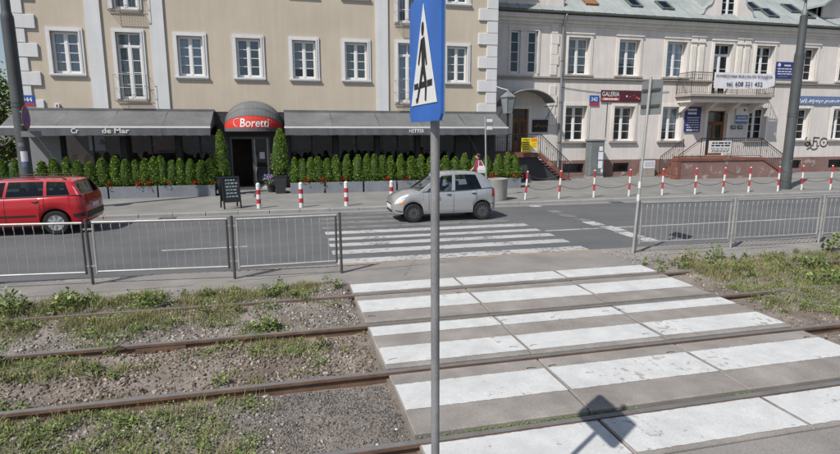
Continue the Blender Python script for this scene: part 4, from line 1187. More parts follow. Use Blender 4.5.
# dormers
def dormer(outline, holes_d, y, back, roof_poly, extra=None, trim=None):
    mb = MB()
    n = len(outline)
    if holes_d:
        x0, x1, z0, z1 = holes_d[0]
        # front face split around the window opening: left, right, below, above
        bm_ = bmesh.new()
        vs = [bm_.verts.new((a, y, b)) for a, b in outline]
        hv = [bm_.verts.new((a, y, b)) for a, b in ((x0, z0), (x1, z0), (x1, z1), (x0, z1))]
        es = [bm_.edges.new((vs[i], vs[(i + 1) % n])) for i in range(n)] + [bm_.edges.new((hv[i], hv[(i + 1) % 4])) for i in range(4)]
        bmesh.ops.triangle_fill(bm_, use_beauty=True, edges=es)
        bm_.verts.index_update()
        mb.add([v.co[:] for v in bm_.verts], [tuple(v.index for v in f.verts) for f in bm_.faces]); bm_.free()
        for (a, b), (c, d_) in (((x0, z0), (x1, z0)), ((x1, z0), (x1, z1)), ((x1, z1), (x0, z1)), ((x0, z1), (x0, z0))):
            mb.quad((a, y, b), (c, y, d_), (c, y + .28, d_), (a, y + .28, b))
    for i in range(n):
        a, b = outline[i], outline[(i + 1) % n]
        mb.quad((a[0], y, a[1]), (a[0], y + .32, a[1]), (b[0], y + .32, b[1]), (b[0], y, b[1]))
    o = mb.build('dormer', M['pinkish'], rb)
    cap = MB()
    for i in range(n):
        a, b = outline[i], outline[(i + 1) % n]
        if max(a[1], b[1]) < 9.05 + .05 and abs(a[1] - b[1]) < .05: continue
        if a[1] < 9.1 and b[1] < 9.1: continue
        cap.tube([(a[0], y - .02, a[1]), (b[0], y - .02, b[1])], .045, 6).tube([(a[0], y + .3, a[1]), (b[0], y + .3, b[1])], .045, 6)
        cap.quad((a[0], y - .05, a[1] + .04), (b[0], y - .05, b[1] + .04), (b[0], y + .38, b[1] + .04), (a[0], y + .38, a[1] + .04))
    cap.build('coping', M['roof'], o)
    r = MB()
    for (a, b) in zip(roof_poly[:-1], roof_poly[1:]):
        r.quad((a[0], y + .3, a[1]), (b[0], y + .3, b[1]), (b[0], back, b[1]), (a[0], back, a[1]))
    r.build('dormer_roof', M['roof'], o)
    return o
cx = 25.65
right = [(1.95, 8.94), (1.95, 9.25), (1.80, 9.32), (1.72, 9.45), (1.66, 9.62), (1.52, 9.75), (1.30, 9.86), (1.18, 10.02), (1.12, 10.25), (1.12, 11.1), (1.3, 11.15), (1.3, 11.3), (.65, 11.75), (0, 12.1)]
outl = [(cx + a, b) for a, b in right] + [(cx - a, b) for a, b in reversed(right[:-1])]
dm = dormer(outl, [(25.14, 26.26, 9.14, 11.0)], YR - .02, 32.2, [(cx - 1.15, 9.6), (cx - 1.15, 11.2), (cx, 12.0), (cx + 1.15, 11.2), (cx + 1.15, 9.6)])
o = place_window(rb, *window_set(1.10, 1.84, 2, 4, fw=.05, mid=.09), 25.70, YR + .19, 9.15, M['glass'], None, 1, 1.8, 'dormer_window')
MB().box(25.0, 26.4, YR - .12, YR + .1, 9.06, 9.135).build('sill', M['sill'], dm)
d1 = [(11.0, 8.94), (15.02, 8.94), (15.02, 9.9), (14.6, 10.3), (14.4, 11.6), (13.0, 12.6), (11.4, 11.6), (11.2, 10.3), (11.0, 9.9)]
dm = dormer(d1, [(11.75, 13.35, 9.62, 11.1)], YR - .02, 32.6, [(11.0, 9.4), (11.0, 11.4), (13.0, 12.5), (14.9, 11.4), (14.9, 9.4)])
for x in (12.14, 12.96):
    place_window(rb, *window_set(.72, 1.46, 1, 3, fw=.05), x, YR + .19, 9.63, M['glass'], None, .7, 1.4, 'dormer_window')
MB().box(12.50, 12.60, YR + .16, YR + .26, 9.62, 11.1).box(11.6, 13.5, YR - .10, YR + .1, 9.53, 9.61).build('mullion', M['pink_trim'], dm)
d3 = [(33.0, 8.96), (38.6, 8.96), (38.6, 10.6), (35.8, 12.2), (33.0, 10.45)]
dm = dormer(d3, [(35.2, 36.4, 9.3, 10.9)], YR + .5, 34.2, [(32.8, 10.42), (35.8, 12.3), (38.8, 10.5)])
place_window(rb, *window_set(1.18, 1.58, 2, 4, fw=.05, mid=.09), 35.8, YR + .71, 9.31, M['glass'], None, 1, 1.5, 'dormer_window')
MB().loft([[(32.5, YR - .1, 10.2), (32.5, 34, 10.2), (32.5, 34, 10.33), (32.5, YR - .1, 10.33)], [(35.8, YR - .1, 12.28), (35.8, 34, 12.28), (35.8, 34, 12.41), (35.8, YR - .1, 12.41)]], True, True).build('dormer_eave', M['roof'], dm)

# balcony with iron railing
bal = MB()
bal.box(22.45, 28.25, 27.02, YR - .001, 4.62, 4.76).box(22.55, 28.15, 27.12, YR - .001, 4.50, 4.619)
bo = bal.build('balcony_slab', M['sill'], rb)
MB().box(22.62, 28.08, 27.20, YR - .002, 4.30, 4.499).build('balcony_soffit', M['pink_trim'], rb)
for x in (22.9, 24.55, 26.2, 27.8):
    MB().prism([(27.25, 4.30), (YR - .002, 4.30), (YR - .002, 3.72), (YR - .2, 3.78), (27.6, 4.12)], 'x', x - .12, x + .12).build('bracket', M['pink_trim'], rb)
def railing(parent, pts, z0, z1, step=.12, name='railing', twist=True, mt='iron'):
    """iron railing along a polyline; z0/z1 are foot and hand rail heights at each point"""
    f = MB()
    for (p, q), (a0, b0), (a1, b1) in zip(zip(pts[:-1], pts[1:]), zip(z0[:-1], z1[:-1]), zip(z0[1:], z1[1:])):
        f.tube([(p[0], p[1], b0), (q[0], q[1], b1)], .022, 6).tube([(p[0], p[1], a0 + .08), (q[0], q[1], a1 + .08)], .013, 5)
        f.tube([(p[0], p[1], b0 - .14), (q[0], q[1], b1 - .14)], .010, 5)
        f.tube([(p[0], p[1], a0), (p[0], p[1], b0)], .020, 6).tube([(q[0], q[1], a1), (q[0], q[1], b1)], .020, 6)
    o = f.build(name, M[mt], parent)
    for (p, q), (a0, b0), (a1, b1) in zip(zip(pts[:-1], pts[1:]), zip(z0[:-1], z1[:-1]), zip(z0[1:], z1[1:])):
        L_ = math.hypot(q[0] - p[0], q[1] - p[1]); n = max(2, int(L_ / step))
        h = (b0 - a0) - .08
        bm1 = MB().box(-.008, .008, -.008, .008, 0, h)
        if twist:
            ring = [(.045 * math.cos(t), 0, h * .5 + .07 * math.sin(t)) for t in [2 * math.pi * i / 8 for i in range(9)]]
            bm2 = MB().box(-.008, .008, -.008, .008, 0, h).tube(ring, .007, 4, False).mesh('baluster', M[mt])
        bm1 = bm1.mesh('baluster', M[mt])
        for i in range(1, n):
            u = i / n
            w = POS[o]
            link('baluster', bm2 if (twist and i % 3 == 0) else bm1, o, (p[0] + (q[0] - p[0]) * u - w.x, p[1] + (q[1] - p[1]) * u - w.y, a0 + (a1 - a0) * u + .08 - w.z))
    return o
railing(rb, [(22.50, YR - .03), (22.50, 27.06), (24.0, 27.06), (25.6, 27.06), (28.2, 27.06), (28.2, YR - .03)], [4.76] * 6, [5.93] * 6, .13, mt='iron_worn')
# banner on the balcony
t = thing('banner', 'white rental banner with dark lettering tied to the balcony railing', 'banner', (26.0, 26.98, 5.1))
bn = MB(); nx, nz = 24, 6
def bpt(i, j):
    u, v = i / nx, j / nz
    return (23.92 + 4.2 * u, 27.00 + .028 * math.sin(u * 23 + v * 3) * (.3 + u * .6), 5.08 + .86 * v - .03 * math.sin(u * 5) * (1 - v) + (.16 * max(0, u - .86) / .14 * (1 - v)))
for i in range(nx):
    for j in range(nz): bn.quad(bpt(i, j), bpt(i + 1, j), bpt(i + 1, j + 1), bpt(i, j + 1))
bn.build('cloth', M['banner'], t, True)
lettering('POWIERZCHNIA BIUROWA DO WYNAJĘCIA', 24.02, 26.965, 5.62, 3.9, .22, M['ink'], t, .012)
lettering('tel. 608 321 452', 24.75, 26.963, 5.20, 2.5, .26, M['ink'], t, .015)

# signs on the facade
def board(name, label, cat, x0, x1, z0, z1, m, y=YR - .045, thick=.03, group=None):
    t = thing(name, label, cat, ((x0 + x1) / 2, y, z0), group)
    MB().bbox(x0, x1, y - thick, y, z0, z1, .006).build('panel', m, t)
    return t
def lines(t, x0, x1, zs, h, y, m, seed=1):
    """rows of small print: words drawn as short bars"""
    rr = random.Random(seed); mb = MB()
    for z in zs:
        x = x0 + rr.uniform(0, .1) * (x1 - x0)
        while x < x1 - .06 * (x1 - x0):
            w = rr.uniform(.10, .26) * (x1 - x0); e = min(x + w, x1)
            mb.box(x, e, y - .003, y, z, z + h); x = e + .04 * (x1 - x0)
    mb.build('small_print', m, t)
def script(t, x0, x1, z, h, y, m, seed):
    """joined handwriting too small to read: one wandering stroke per word"""
    rr = random.Random(seed); x = x0; mb = MB()
    while x < x1 - h:
        w = min(rr.uniform(2.5, 5.0) * h, x1 - x); n = max(4, int(w / h * 3.2))
        mb.tube([(x + w * i / n + .12 * h * math.sin(i * 2.1), y, z + h * (.35 + (.35 + .35 * (rr.random() < .25)) * (1 if i % 2 else -1) * rr.uniform(.5, 1))) for i in range(n + 1)], h * .07, 4)
        x += w + .5 * h
    mb.build('script', m, t)
ys = YR - .0755
t = board('shop_sign', 'dark maroon gallery sign with white and salmon lettering', 'sign', 17.55, 20.15, 4.30, 4.94, M['maroon'])
lettering('GALERIA', 17.62, ys - .004, 4.60, 1.10, .26, M['white'], t, .01)
MB().box(17.60, 18.72, ys - .004, ys, 4.37, 4.53).build('salmon_strip', M['salmon'], t)
lines(t, 17.64, 18.68, (4.41,), .08, ys - .004, M['banner'], 2)
for i, (x, z, r) in enumerate(((19.2, 4.62, .05), (19.42, 4.60, .035), (19.65, 4.66, .025), (19.85, 4.56, .05), (20.0, 4.5, .06))):
    MB().lathe([(r, ys - .004), (r, ys)], 10, (x, 0, z), 'y').build('dot', M['banner'] if i < 1 else M['salmon'], t)
number_plate('blue and red house number plate 342 beside the maroon sign', '342', 16.85, 17.45, 4.10, 4.64, YR - .045)
t = board('small_sign', 'small white wall sign beside the maroon gallery sign', 'sign', 21.02, 21.32, 4.38, 4.95, M['white'])
lines(t, 21.07, 21.27, (4.62, 4.74), .05, ys, M['navy'], 4)
t = board('name_board', 'tall blue board with white rows left of the entrance door', 'sign', 23.2, 24.3, 2.62, 4.08, M['navy'])
lines(t, 23.32, 23.98, (3.84,), .13, ys, M['white'], 51)
lines(t, 23.32, 24.0, (3.64,), .12, ys, M['banner'], 52)
lines(t, 23.3, 24.2, (3.42, 3.28, 3.14, 3.0, 2.86), .05, ys, M['white'], 5)
lines(t, 23.3, 24.2, (2.68,), .09, ys, M['white'], 53)
t = board('name_board', 'white and blue board right of the entrance door', 'sign', 26.80, 27.70, 3.10, 4.16, M['white'])
MB().box(26.80, 27.70, ys - .004, ys, 3.34, 3.62).box(26.80, 27.70, ys - .004, ys, 3.10, 3.27).build('blue_bands', M['navy_pale'], t)
MB().lathe([(.07, ys - .004), (.07, ys)], 12, (27.4, 0, 3.92), 'y').build('emblem', M['navy'], t)
lines(t, 26.9, 27.6, (3.45,), .06, ys - .004, M['white'], 8)
for i, x in enumerate((26.55, 27.05)):
    t = board('door_plate', '%s of two small green plates beside the entrance door' % ('left' if i == 0 else 'right'), 'sign', x, x + .36, 2.78, 3.0, M['green_plate'], group='green plates by the door')
    lines(t, x + .05, x + .31, (2.86, 2.92), .025, ys, M['white'], 10 + i)
t = board('name_board', 'blue board with white emblem between the upper windows', 'sign', 29.40, 30.75, 5.84, 6.82, M['navy'])
MB().lathe([(.11, ys - .004), (.11, ys)], 14, (29.62, 0, 6.64), 'y').build('emblem', M['white'], t)
lines(t, 29.95, 30.5, (6.56,), .10, ys, M['white'], 54)
lines(t, 29.5, 30.65, (6.38, 6.22, 6.08), .06, ys, M['white'], 14)
lines(t, 29.5, 30.4, (5.94,), .04, ys, M['navy_pale'], 15)
t = board('long_sign', 'long faded blue sign with pale script below the upper windows', 'sign', 31.0, 35.4, 4.30, 4.82, M['navy_pale'])
script(t, 31.1, 35.3, 4.44, .24, ys - .004, M['banner'], 5)
t = board('shop_sign', 'black sign with golden script beside the side door', 'sign', 13.42, 14.34, 2.62, 3.28, M['board_black'])
script(t, 13.52, 14.24, 2.86, .22, ys - .004, M['gold'], 9)
# graffiti: sprayed strokes, a millimetre of paint on the wall
t = thing('graffiti', 'black sprayed graffiti scrawl on the wall between the two right windows', 'graffiti', (33.2, YR, 1.6))
def spray(pts, r=.035):
    MB().tube([(x, YR - .006, z) for x, z in pts], r, 5).build('stroke', M['graffiti'], t)
def arc(cx_, cz, rx, rz, a0, a1, n=12): return [(cx_ + rx * math.cos(R(a0 + (a1 - a0) * i / n)), cz + rz * math.sin(R(a0 + (a1 - a0) * i / n))) for i in range(n + 1)]
spray(arc(32.52, 2.12, .16, .16, 200, -120)); spray(arc(32.55, 1.86, .17, .13, 120, -200)); spray([(32.7, 2.0), (32.85, 1.72), (32.95, 1.75)])
spray([(33.0, 1.75), (33.02, 2.28)]); spray([(32.98, 2.26), (33.45, 2.24)]); spray([(33.0, 2.02), (33.3, 2.03)]); spray([(33.33, 1.95), (33.32, 1.72), (33.5, 1.74)])
spray(arc(33.85, 1.95, .30, .27, 100, 470, 18)); spray(arc(33.85, 1.95, .03, .03, 0, 360, 6)); spray([(32.55, 1.52), (32.8, 1.64), (33.0, 1.5), (33.25, 1.52), (33.4, 1.62)])

# ---- side porch: landing, open stair, railing, barrel canopy
t = thing('side_stair', 'red brown stair and landing before the side door with iron railing', 'stairs', (12.4, 26.6, Z_PAVE))
MB().box(10.50, 13.12, 26.52, YR - .06, 1.33, 1.55).build('landing', M['redbrown'], t)
n = 9
for i in range(n):
    x0 = 13.12 + i * .19; z = 1.55 - (i + 1) * (1.48 / (n + 1))
    MB().box(x0, x0 + .21, 26.60, 27.78, z - .05, z).build('step', M['redbrown'], t)
for y in (26.52, 27.78):
    MB().prism([(13.12, 1.28), (13.12, 1.56), (14.98, .12), (14.98, Z_PAVE), (14.66, Z_PAVE)], 'y', y, y + .08).build('stringer', M['redbrown'], t)
MB().box(10.55, 10.8, 26.75, YR - .06, 0, 1.33).build('support_wall', M['plinth'], t)
MB().prism([(10.81, Z_PAVE - .02), (14.5, Z_PAVE - .02), (13.12, 1.20), (13.05, 1.328), (10.81, 1.328)], 'y', 26.72, 26.78).build('under_stair_shade_panel', M['charcoal'], t)  # dark sheet added for the shade in the open void under landing and stair
railing(t, [(10.6, 26.56), (11.9, 26.56), (13.12, 26.56), (14.85, 26.56)], [1.55, 1.55, 1.55, .12], [2.5, 2.5, 2.5, 1.05], .12)
ysg = thing('notice', 'bright yellow notice hung on the side stair railing', 'sign', (12.45, 26.5, 1.65))
MB().box(12.02, 12.92, 26.50, 26.515, 1.62, 2.32).build('panel', M['yellow'], ysg)
lines(ysg, 12.07, 12.48, (2.20, 2.08, 1.96, 1.84, 1.72), .05, 26.499, M['trim_black'], 3)
MB().box(12.56, 12.90, 26.497, 26.4995, 1.64, 1.80).build('white_field', M['white'], ysg)
MB().box(12.56, 12.90, 26.497, 26.4995, 2.14, 2.30).build('orange_field', M['lamp_orange'], ysg)
lines(ysg, 12.60, 12.86, (2.02, 1.93, 1.85), .035, 26.499, M['lamp_orange'], 6)
t = thing('porch_roof', 'curved metal canopy over the side door', 'canopy', (12.8, YR, 4.0))
ar = [(12.78 - 1.50 * math.cos(R(a)), 3.86 + .95 * math.sin(R(a))) for a in range(8, 173, 11)]
sh_ = MB()
for k in range(len(ar) - 1):
    (a, b), (c, e) = ar[k], ar[k + 1]
    sh_.loft([[(a, 27.2, b), (a, YR, b), (a, YR, b + .035), (a, 27.2, b + .035)], [(c, 27.2, e), (c, YR, e), (c, YR, e + .035), (c, 27.2, e + .035)]], True, True)
sh_.build('sheet', M['zinc'], t)
MB().tube([(a, 27.2, b) for a, b in ar], .03, 6).build('front_rim', M['sill'], t)
for x in (ar[0][0] + .05, ar[-1][0] - .05):
    MB().tube([(x, 27.25, ar[0][1]), (x, YR, ar[0][1])], .022, 6).tube([(x, 27.3, ar[0][1]), (x, YR, ar[0][1] - .8)], .018, 6).build('bracket', M['iron'], t)

# ---- main entrance stair
t = thing('main_stair', 'red brown walled stair and landing before the main entrance', 'stairs', (24.0, 26.0, Z_PAVE))
fy = 25.55
MB().box(20.75, 26.25, fy, fy + .28, 0, 1.06).build('parapet_wall', M['plinth'], t)
MB().bbox(20.68, 26.35, fy - .05, fy + .33, 1.062, 1.22, .015).build('coping', M['redbrown'], t)
MB().box(20.70, 20.95, fy - .04, fy + .40, 0, 1.05).build('end_pier', M['redbrown'], t)
MB().box(22.6, 26.25, fy + .281, YR - .055, 0, 1.19).build('landing', M['redbrown'], t)
for i in range(7):
    MB().box(21.05 + i * .22, 22.6, fy + .281, YR - .7, i * .17 - .1 if i else 0, (i + 1) * .17).build('step', M['redbrown'], t)
for i in range(7):
    MB().box(26.25, 26.25 + (7 - i) * .24, fy + .285, YR - .8, i * .17 if i else 0, (i + 1) * .17 - .01).build('step', M['concrete'], t)
MB().prism([(26.25, .0), (26.25, 1.10), (28.1, .12), (28.1, .0)], 'y', fy, fy + .26).build('side_wall', M['plinth'], t)
MB().prism([(26.352, 1.06), (26.352, 1.21), (28.15, .24), (28.15, .10)], 'y', fy - .045, fy + .30).build('sloping_coping', M['redbrown'], t)
railing(t, [(21.2, YR - .75), (22.7, YR - .75)], [.2, 1.2], [1.2, 2.2], .13)
railing(t, [(20.9, fy + .12), (22.3, fy + .12)], [1.22, 1.22], [1.26 + .1, 2.28], .14)
railing(t, [(22.3, fy + .12), (24.3, fy + .12), (26.3, fy + .12), (27.95, fy + .12)], [1.22, 1.22, 1.22, .30], [2.28, 2.28, 2.28, 1.30], .13)
nt_ = thing('notice', 'white notice with dark print hung on the main stair railing', 'sign', (23.2, fy, 1.5))
MB().box(22.72, 24.22, fy + .055, fy + .07, 1.48, 2.14).build('panel', M['white'], nt_)
lines(nt_, 22.80, 24.14, (1.98, 1.84), .08, fy + .054, M['black'], 22)
lines(nt_, 22.85, 24.1, (1.70, 1.60, 1.53), .035, fy + .054, M['trim_black'], 21)

# ---- things against the right building
t = thing('utility_cabinet', 'tall grey utility cabinet covered with posters against the pink wall', 'cabinet', (17.1, 27.7, Z_PAVE))
MB().bbox(16.62, 17.48, 27.45, 28.0, Z_PAVE + .1, 2.12, .02).build('body', M['cabinet'], t)
MB().bbox(16.57, 17.53, 27.40, 28.05, 2.121, 2.20, .02).build('cap', M['cabinet'], t)
MB().box(16.60, 17.50, 27.43, 28.02, 0, Z_PAVE + .099).build('base', M['concrete'], t)
MB().box(16.645, 17.04, 27.438, 27.45, .25, 2.06).box(17.06, 17.455, 27.438, 27.45, .25, 2.06).build('door', M['cabinet'], t)
for i, (x, z, w, h) in enumerate(((17.10, 1.1, .30, .42), (17.12, .62, .26, .40), (17.14, 1.58, .22, .24), (17.3, .38, .12, .2))):
    MB().box(x, x + w, 27.432, 27.4375, z, z + h).build('poster', M['banner'], t)
t = thing('notice_box', 'low grey notice box with printed panel near the main stair', 'notice box', (20.6, 27.7, Z_PAVE))
MB().bbox(20.1, 20.95, 27.6, 27.9, Z_PAVE + .02, 1.05, .015).build('body', M['sill'], t)
MB().box(20.15, 20.9, 27.592, 27.6, .55, 1.0).build('panel', M['banner'], t)
lines(t, 20.2, 20.85, (.88, .8, .72, .64), .03, 27.592, M['navy_pale'], 33)
MB().bbox(20.05, 21.0, 27.57, 27.93, 1.051, 1.10, .01).build('lid', M['sill'], t)

# ------------------------------------------------------------------ street furniture on the far pavement
def mast(name, label, x, y, r0, r1, zj, ztop, sx, stickers):
    t = thing(name, label, 'pole', (x, y, Z_PAVE))
    MB().lathe([(r0 * 1.22, 0), (r0 * 1.2, .9), (r0 * 1.05, .98), (r0, zj - .15), (r0 * .98, zj - .05), (r1 * 1.1, zj + .04), (r1, zj + .1), (r1 * .9, ztop)], 20, (x, y, 0)).build('shaft', M['mast'], t, 40)
    for z in (zj * .55, zj * .57):
        MB().lathe([(r0 * 1.07, z), (r0 * 1.07, z + .05)], 20, (x, y, 0)).build('band', M['galv_dark'], t)
    for (z0, z1, a0, a1, m) in stickers:
        k = MB(); n = 8
        for i in range(n):
            a, b = R(a0 + (a1 - a0) * i / n), R(a0 + (a1 - a0) * (i + 1) / n); q = r0 * 1.045
            k.quad((x + q * math.cos(a), y + q * math.sin(a), z0), (x + q * math.cos(b), y + q * math.sin(b), z0), (x + q * math.cos(b), y + q * math.sin(b), z1), (x + q * math.cos(a), y + q * math.sin(a), z1))
        k.build('sticker', M[m], t)
    return t
lm = mast('tram_mast', 'dark steel tram mast behind the red car, with a round sign', -8.03, 20.2, .175, .125, 6.2, 9.5, 0, [(1.72, 2.05, -100, -40, 'banner'), (1.55, 1.70, -95, -50, 'navy_pale'), (2.2, 2.32, -110, -60, 'cabinet')])
rm_ = mast('tram_mast', 'dark steel mast among the chained posts before the stair', 22.17, 20.15, .20, .165, 6.0, 7.6, 0, [(1.3, 1.38, -100, -60, 'cabinet')])
MB().lathe([(.10, 7.6), (.11, 7.75), (.06, 7.9), (.06, 8.1)], 14, (22.17, 20.15, 0)).build('insulator', M['zinc'], rm_, 40)
MB().tube([(22.17, 20.15, 8.1), (22.17, 20.1, 9.2), (22.3, 19.6, 9.9), (22.6, 18.6, 10.2)], .05, 8).build('lamp_arm', M['zinc'], rm_, True)
MB().loft([[(22.45, 18.7, 10.15), (22.75, 18.7, 10.15), (22.75, 18.0, 10.2), (22.45, 18.0, 10.2)], [(22.5, 18.65, 10.3), (22.7, 18.65, 10.3), (22.7, 18.1, 10.33), (22.5, 18.1, 10.33)]], True, True).build('lamp_head', M['zinc'], rm_)
MB().tube([(22.17, 20.0, 7.7), (25.5, 21.5, 7.62), (30, 23, 7.72), (36.0, YR, 7.9)], .012, 5).build('span_wire', M['iron'], rm_)
MB().tube([(-8.03, 20.1, 9.3), (-8.1, 19.3, 9.9), (-8.3, 17.8, 10.2)], .05, 8).build('lamp_arm', M['mast'], lm, True)
t = thing('no_stopping_sign', 'round blue no stopping sign with red rim on the left mast', 'road sign', (-7.75, 20.0, 3.0))
sx, sy, sz = -7.80, 20.06, 3.10
sign = MB().lathe([(.36, -.008), (.37, 0), (.36, .008)], 28, (0, 0, 0), 'x').build('disc', M['zinc'], t, local=True)
sign.location = (sx - POS[t].x, sy - POS[t].y, sz - POS[t].z)
sign.rotation_euler = (0, 0, R(5))
MB().lathe([(.36, .009), (.36, .012)], 28, (0, 0, 0), 'x').build('red_rim', M['red'], sign, local=True)
MB().lathe([(.285, .013), (.285, .015)], 28, (0, 0, 0), 'x').build('blue_field', M['blue'], sign, local=True)
cr = MB()
for s in (-1, 1):
    d_ = .285 * .707; w_ = .028
    cr.prism([(-d_ * s - w_, -d_ + w_ * s * 0), (-d_ * s + w_, -d_), (d_ * s + w_, d_), (d_ * s - w_, d_)], 'x', .016 + .001 * (s + 1), .018 + .001 * (s + 1))
cr.build('red_cross', M['red'], sign, local=True)
MB().box(-7.95, -7.78, 20.04, 20.10, 2.86, 2.90).box(-7.95, -7.78, 20.04, 20.10, 3.26, 3.30).build('clamp', M['zinc'], t)
MB().box(-7.98, -7.40, 20.0, 20.012, 2.50, 2.68).build('plate', M['cabinet'], t)

# red and white bollards and chained posts
def bands(x, y, h, r, n, top, name, label, cat, group, lean=(0, 0), red_first=False):
    t = thing(name, label, cat, (x, y, Z_PAVE), group)
    zz = [Z_PAVE + h * i / n for i in range(n + 1)]
    for i in range(n):
        z0, z1 = zz[i], zz[i + 1]
        u0, u1 = (z0 - Z_PAVE) / h, (z1 - Z_PAVE) / h
        MB().tube([(x + lean[0] * u0, y + lean[1] * u0, z0), (x + lean[0] * u1, y + lean[1] * u1, z1)], r, 12).build('band', M['white'] if (i % 2 == 0) != red_first else M['red'], t, 50)
    xt, yt = x + lean[0], y + lean[1]
    MB().lathe([(r, Z_PAVE + h), (r * 1.05, Z_PAVE + h + .01), (r * .8, Z_PAVE + h + r * .7), (r * .3, Z_PAVE + h + r)], 12, (xt, yt, 0)).build('cap', M['white'], t, True)
    return t
for x, y, lab in ((-0.86, 19.42, 'beside the chalkboard'), (0.56, 19.3, 'in the middle, right of the shop door'), (2.12, 19.28, 'second from the silver car'), (3.74, 19.25, 'just ahead of the silver car')):
    bands(x, y, .80, .072, 5, True, 'striped_bollard', 'short thick red and white bollard ' + lab, 'bollard', 'short bollards before the shop')
postx = [9.02, 10.46, 11.97, 13.6, 15.15, 16.70, 18.10, 19.46, 21.02, 22.55, 23.95, 25.6]
plab = ['first chained post right of the concrete bin', 'second chained post from the concrete bin', 'third chained post from the concrete bin', 'fourth chained post, right beside the sign pole',
        'fifth chained post, first right of the sign pole', 'sixth chained post, in line with the main stair end', 'seventh chained post from the concrete bin', 'eighth chained post from the concrete bin',
        'chained post just left of the right mast', 'chained post right against the dark mast', 'first chained post right of the mast', 'last chained post at the right edge']
tops = []
for i, x in enumerate(postx):
    ln_ = (random.uniform(-.01, .05) + (.07 if i == 0 else 0), random.uniform(-.03, .03))
    y = 19.40 + random.uniform(-.04, .04)
    if i == 9: y = 19.62
    bands(x, y, 1.06, .039, 4, True, 'chain_post', 'slim red and white ' + plab[i], 'post', 'chained posts along the kerb', ln_)
    tops.append((x, y, ln_))
for i in range(len(postx) - 1):
    (xa, ya, la), (xb, yb, lb_) = tops[i], tops[i + 1]
    t = thing('post_chain', 'dark chain hanging between %s and %s chained post from the bin' % (ORD[i], ORD[i + 1]), 'chain', ((xa + xb) / 2, 19.4, .5), 'chains between the posts')
    for u, sag in ((.93, .20), (.50, .17)):
        if u > .9 and i > 1 and i % 2: continue
        pts = []
        for k in range(15):
            v = k / 14
            x0_, x1_ = xa + la[0] * u, xb + lb_[0] * u
            pts.append((x0_ + (x1_ - x0_) * v, ya + (yb - ya) * v, Z_PAVE + 1.06 * u - sag * 4 * v * (1 - v) * random.uniform(.97, 1.03)))
        MB().tube(pts, .011, 5).build('chain', M['galv_dark'], t)

t = thing('litter_bin', 'round pale concrete litter bin behind the silver car', 'bin', (7.98, 19.62, Z_PAVE))
MB().lathe([(.33, Z_PAVE), (.35, Z_PAVE + .05), (.37, .84), (.385, .86), (.385, .89), (.34, .90), (.33, .80)], 24, (7.98, 19.62, 0), cap1=False).build('shell', M['concrete'], t, 40)
MB().lathe([(.325, .5), (.325, .82)], 20, (7.98, 19.62, 0)).build('liner', M['trim_black'], t, 40)
t = thing('sign_post', 'thin grey post with a small plate behind the silver car', 'sign post', (7.74, 20.35, Z_PAVE))
MB().tube([(7.80, 20.35, 0), (7.68, 20.35, 3.24)], .032, 10).build('pole', M['galv'], t, 60)
MB().box(7.70, 7.98, 20.30, 20.312, 2.70, 3.18).build('plate', M['zinc'], t)
MB().box(7.72, 7.96, 20.294, 20.2995, 2.74, 2.86).build('print', M['banner'], t)
MB().box(7.72, 7.96, 20.294, 20.2995, 3.02, 3.14).build('print', M['banner'], t)

# chalkboard
t = thing('chalkboard', 'black folding chalkboard on the pavement before the shop door', 'chalkboard', (-1.80, 19.75, Z_PAVE), rotz=R(18))
for s in (-1, 1):
    f = MB()
    def lp(x, z): return (x, s * (.26 - .22 * z / 1.08), z)
    def slat(x0, x1, z0, z1, th):
        a = [lp(x0, z0), lp(x1, z0), lp(x1, z1), lp(x0, z1)]
        f.loft([a, [(p[0], p[1] + s * th, p[2]) for p in a]], True, True)
    slat(-.30, -.25, 0, 1.08, .03); slat(.25, .30, 0, 1.08, .03); slat(-.249, .249, 1.03, 1.08, .03); slat(-.249, .249, .22, .27, .03)
    fr = f.build('frame', M['wood'] if False else M['board_black'], t, local=True)
    f = MB(); slat(-.249, .249, .271, 1.029, .012)
    f.build('panel', M['board_black'], t, local=True)
ck = MB(); rr = random.Random(4)
for r in range(6):
    z = .94 - r * .11; x = -.17
    while x < .15:
        w = rr.uniform(.04, .11); yv = -(.26 - .22 * z / 1.08) - .0145
        ck.box(x, x + w, yv - .002, yv, z, z + .05); x += w + .03
ck.build('chalk_writing', mat('chalk', (.32, .42, .44), .9), t, local=True)

# planters with conical thujas and red flowers
def thuja_mesh(seed, h, r, n):
    g = np.random.default_rng(seed)
    z = g.random(n) ** .85; a = g.uniform(0, 6.283, n)
    prof_ = np.where(z < .25, .78 + .22 * z / .25, np.clip(1 - (z - .25) / .75, 0, 1) ** .52)
    lump = 1 + .16 * np.sin(a * 3 + z * 9 + seed) + .10 * np.sin(a * 5 - z * 17)
    q = r * prof_ * lump * (1 - .30 * g.random(n) ** 1.5)
    P = np.column_stack([np.cos(a) * q, np.sin(a) * q, z * h])
    L = g.uniform(.035, .075, n)
    ou = np.column_stack([np.cos(a), np.sin(a), np.zeros(n)]); tg = np.column_stack([-np.sin(a), np.cos(a), np.zeros(n)])
    up = np.array([0, 0, 1.0]) + ou * g.uniform(.0, .9, (n, 1)) + tg * g.normal(0, .35, (n, 1)); up /= np.linalg.norm(up, axis=1)[:, None]
    sd = tg * np.cos(g.uniform(-1, 1, n))[:, None] + ou * np.sin(g.uniform(-1, 1, n))[:, None]
    sd = sd * (L * .36)[:, None]
    V = np.stack([P - sd * .4, P + up * (L * .5)[:, None] - sd, P + up * L[:, None], P + up * (L * .5)[:, None] + sd], 1)
    return np_mesh('foliage', V.reshape(-1, 3), np.arange(n * 4).reshape(-1, 4), M['thuja'], 4)
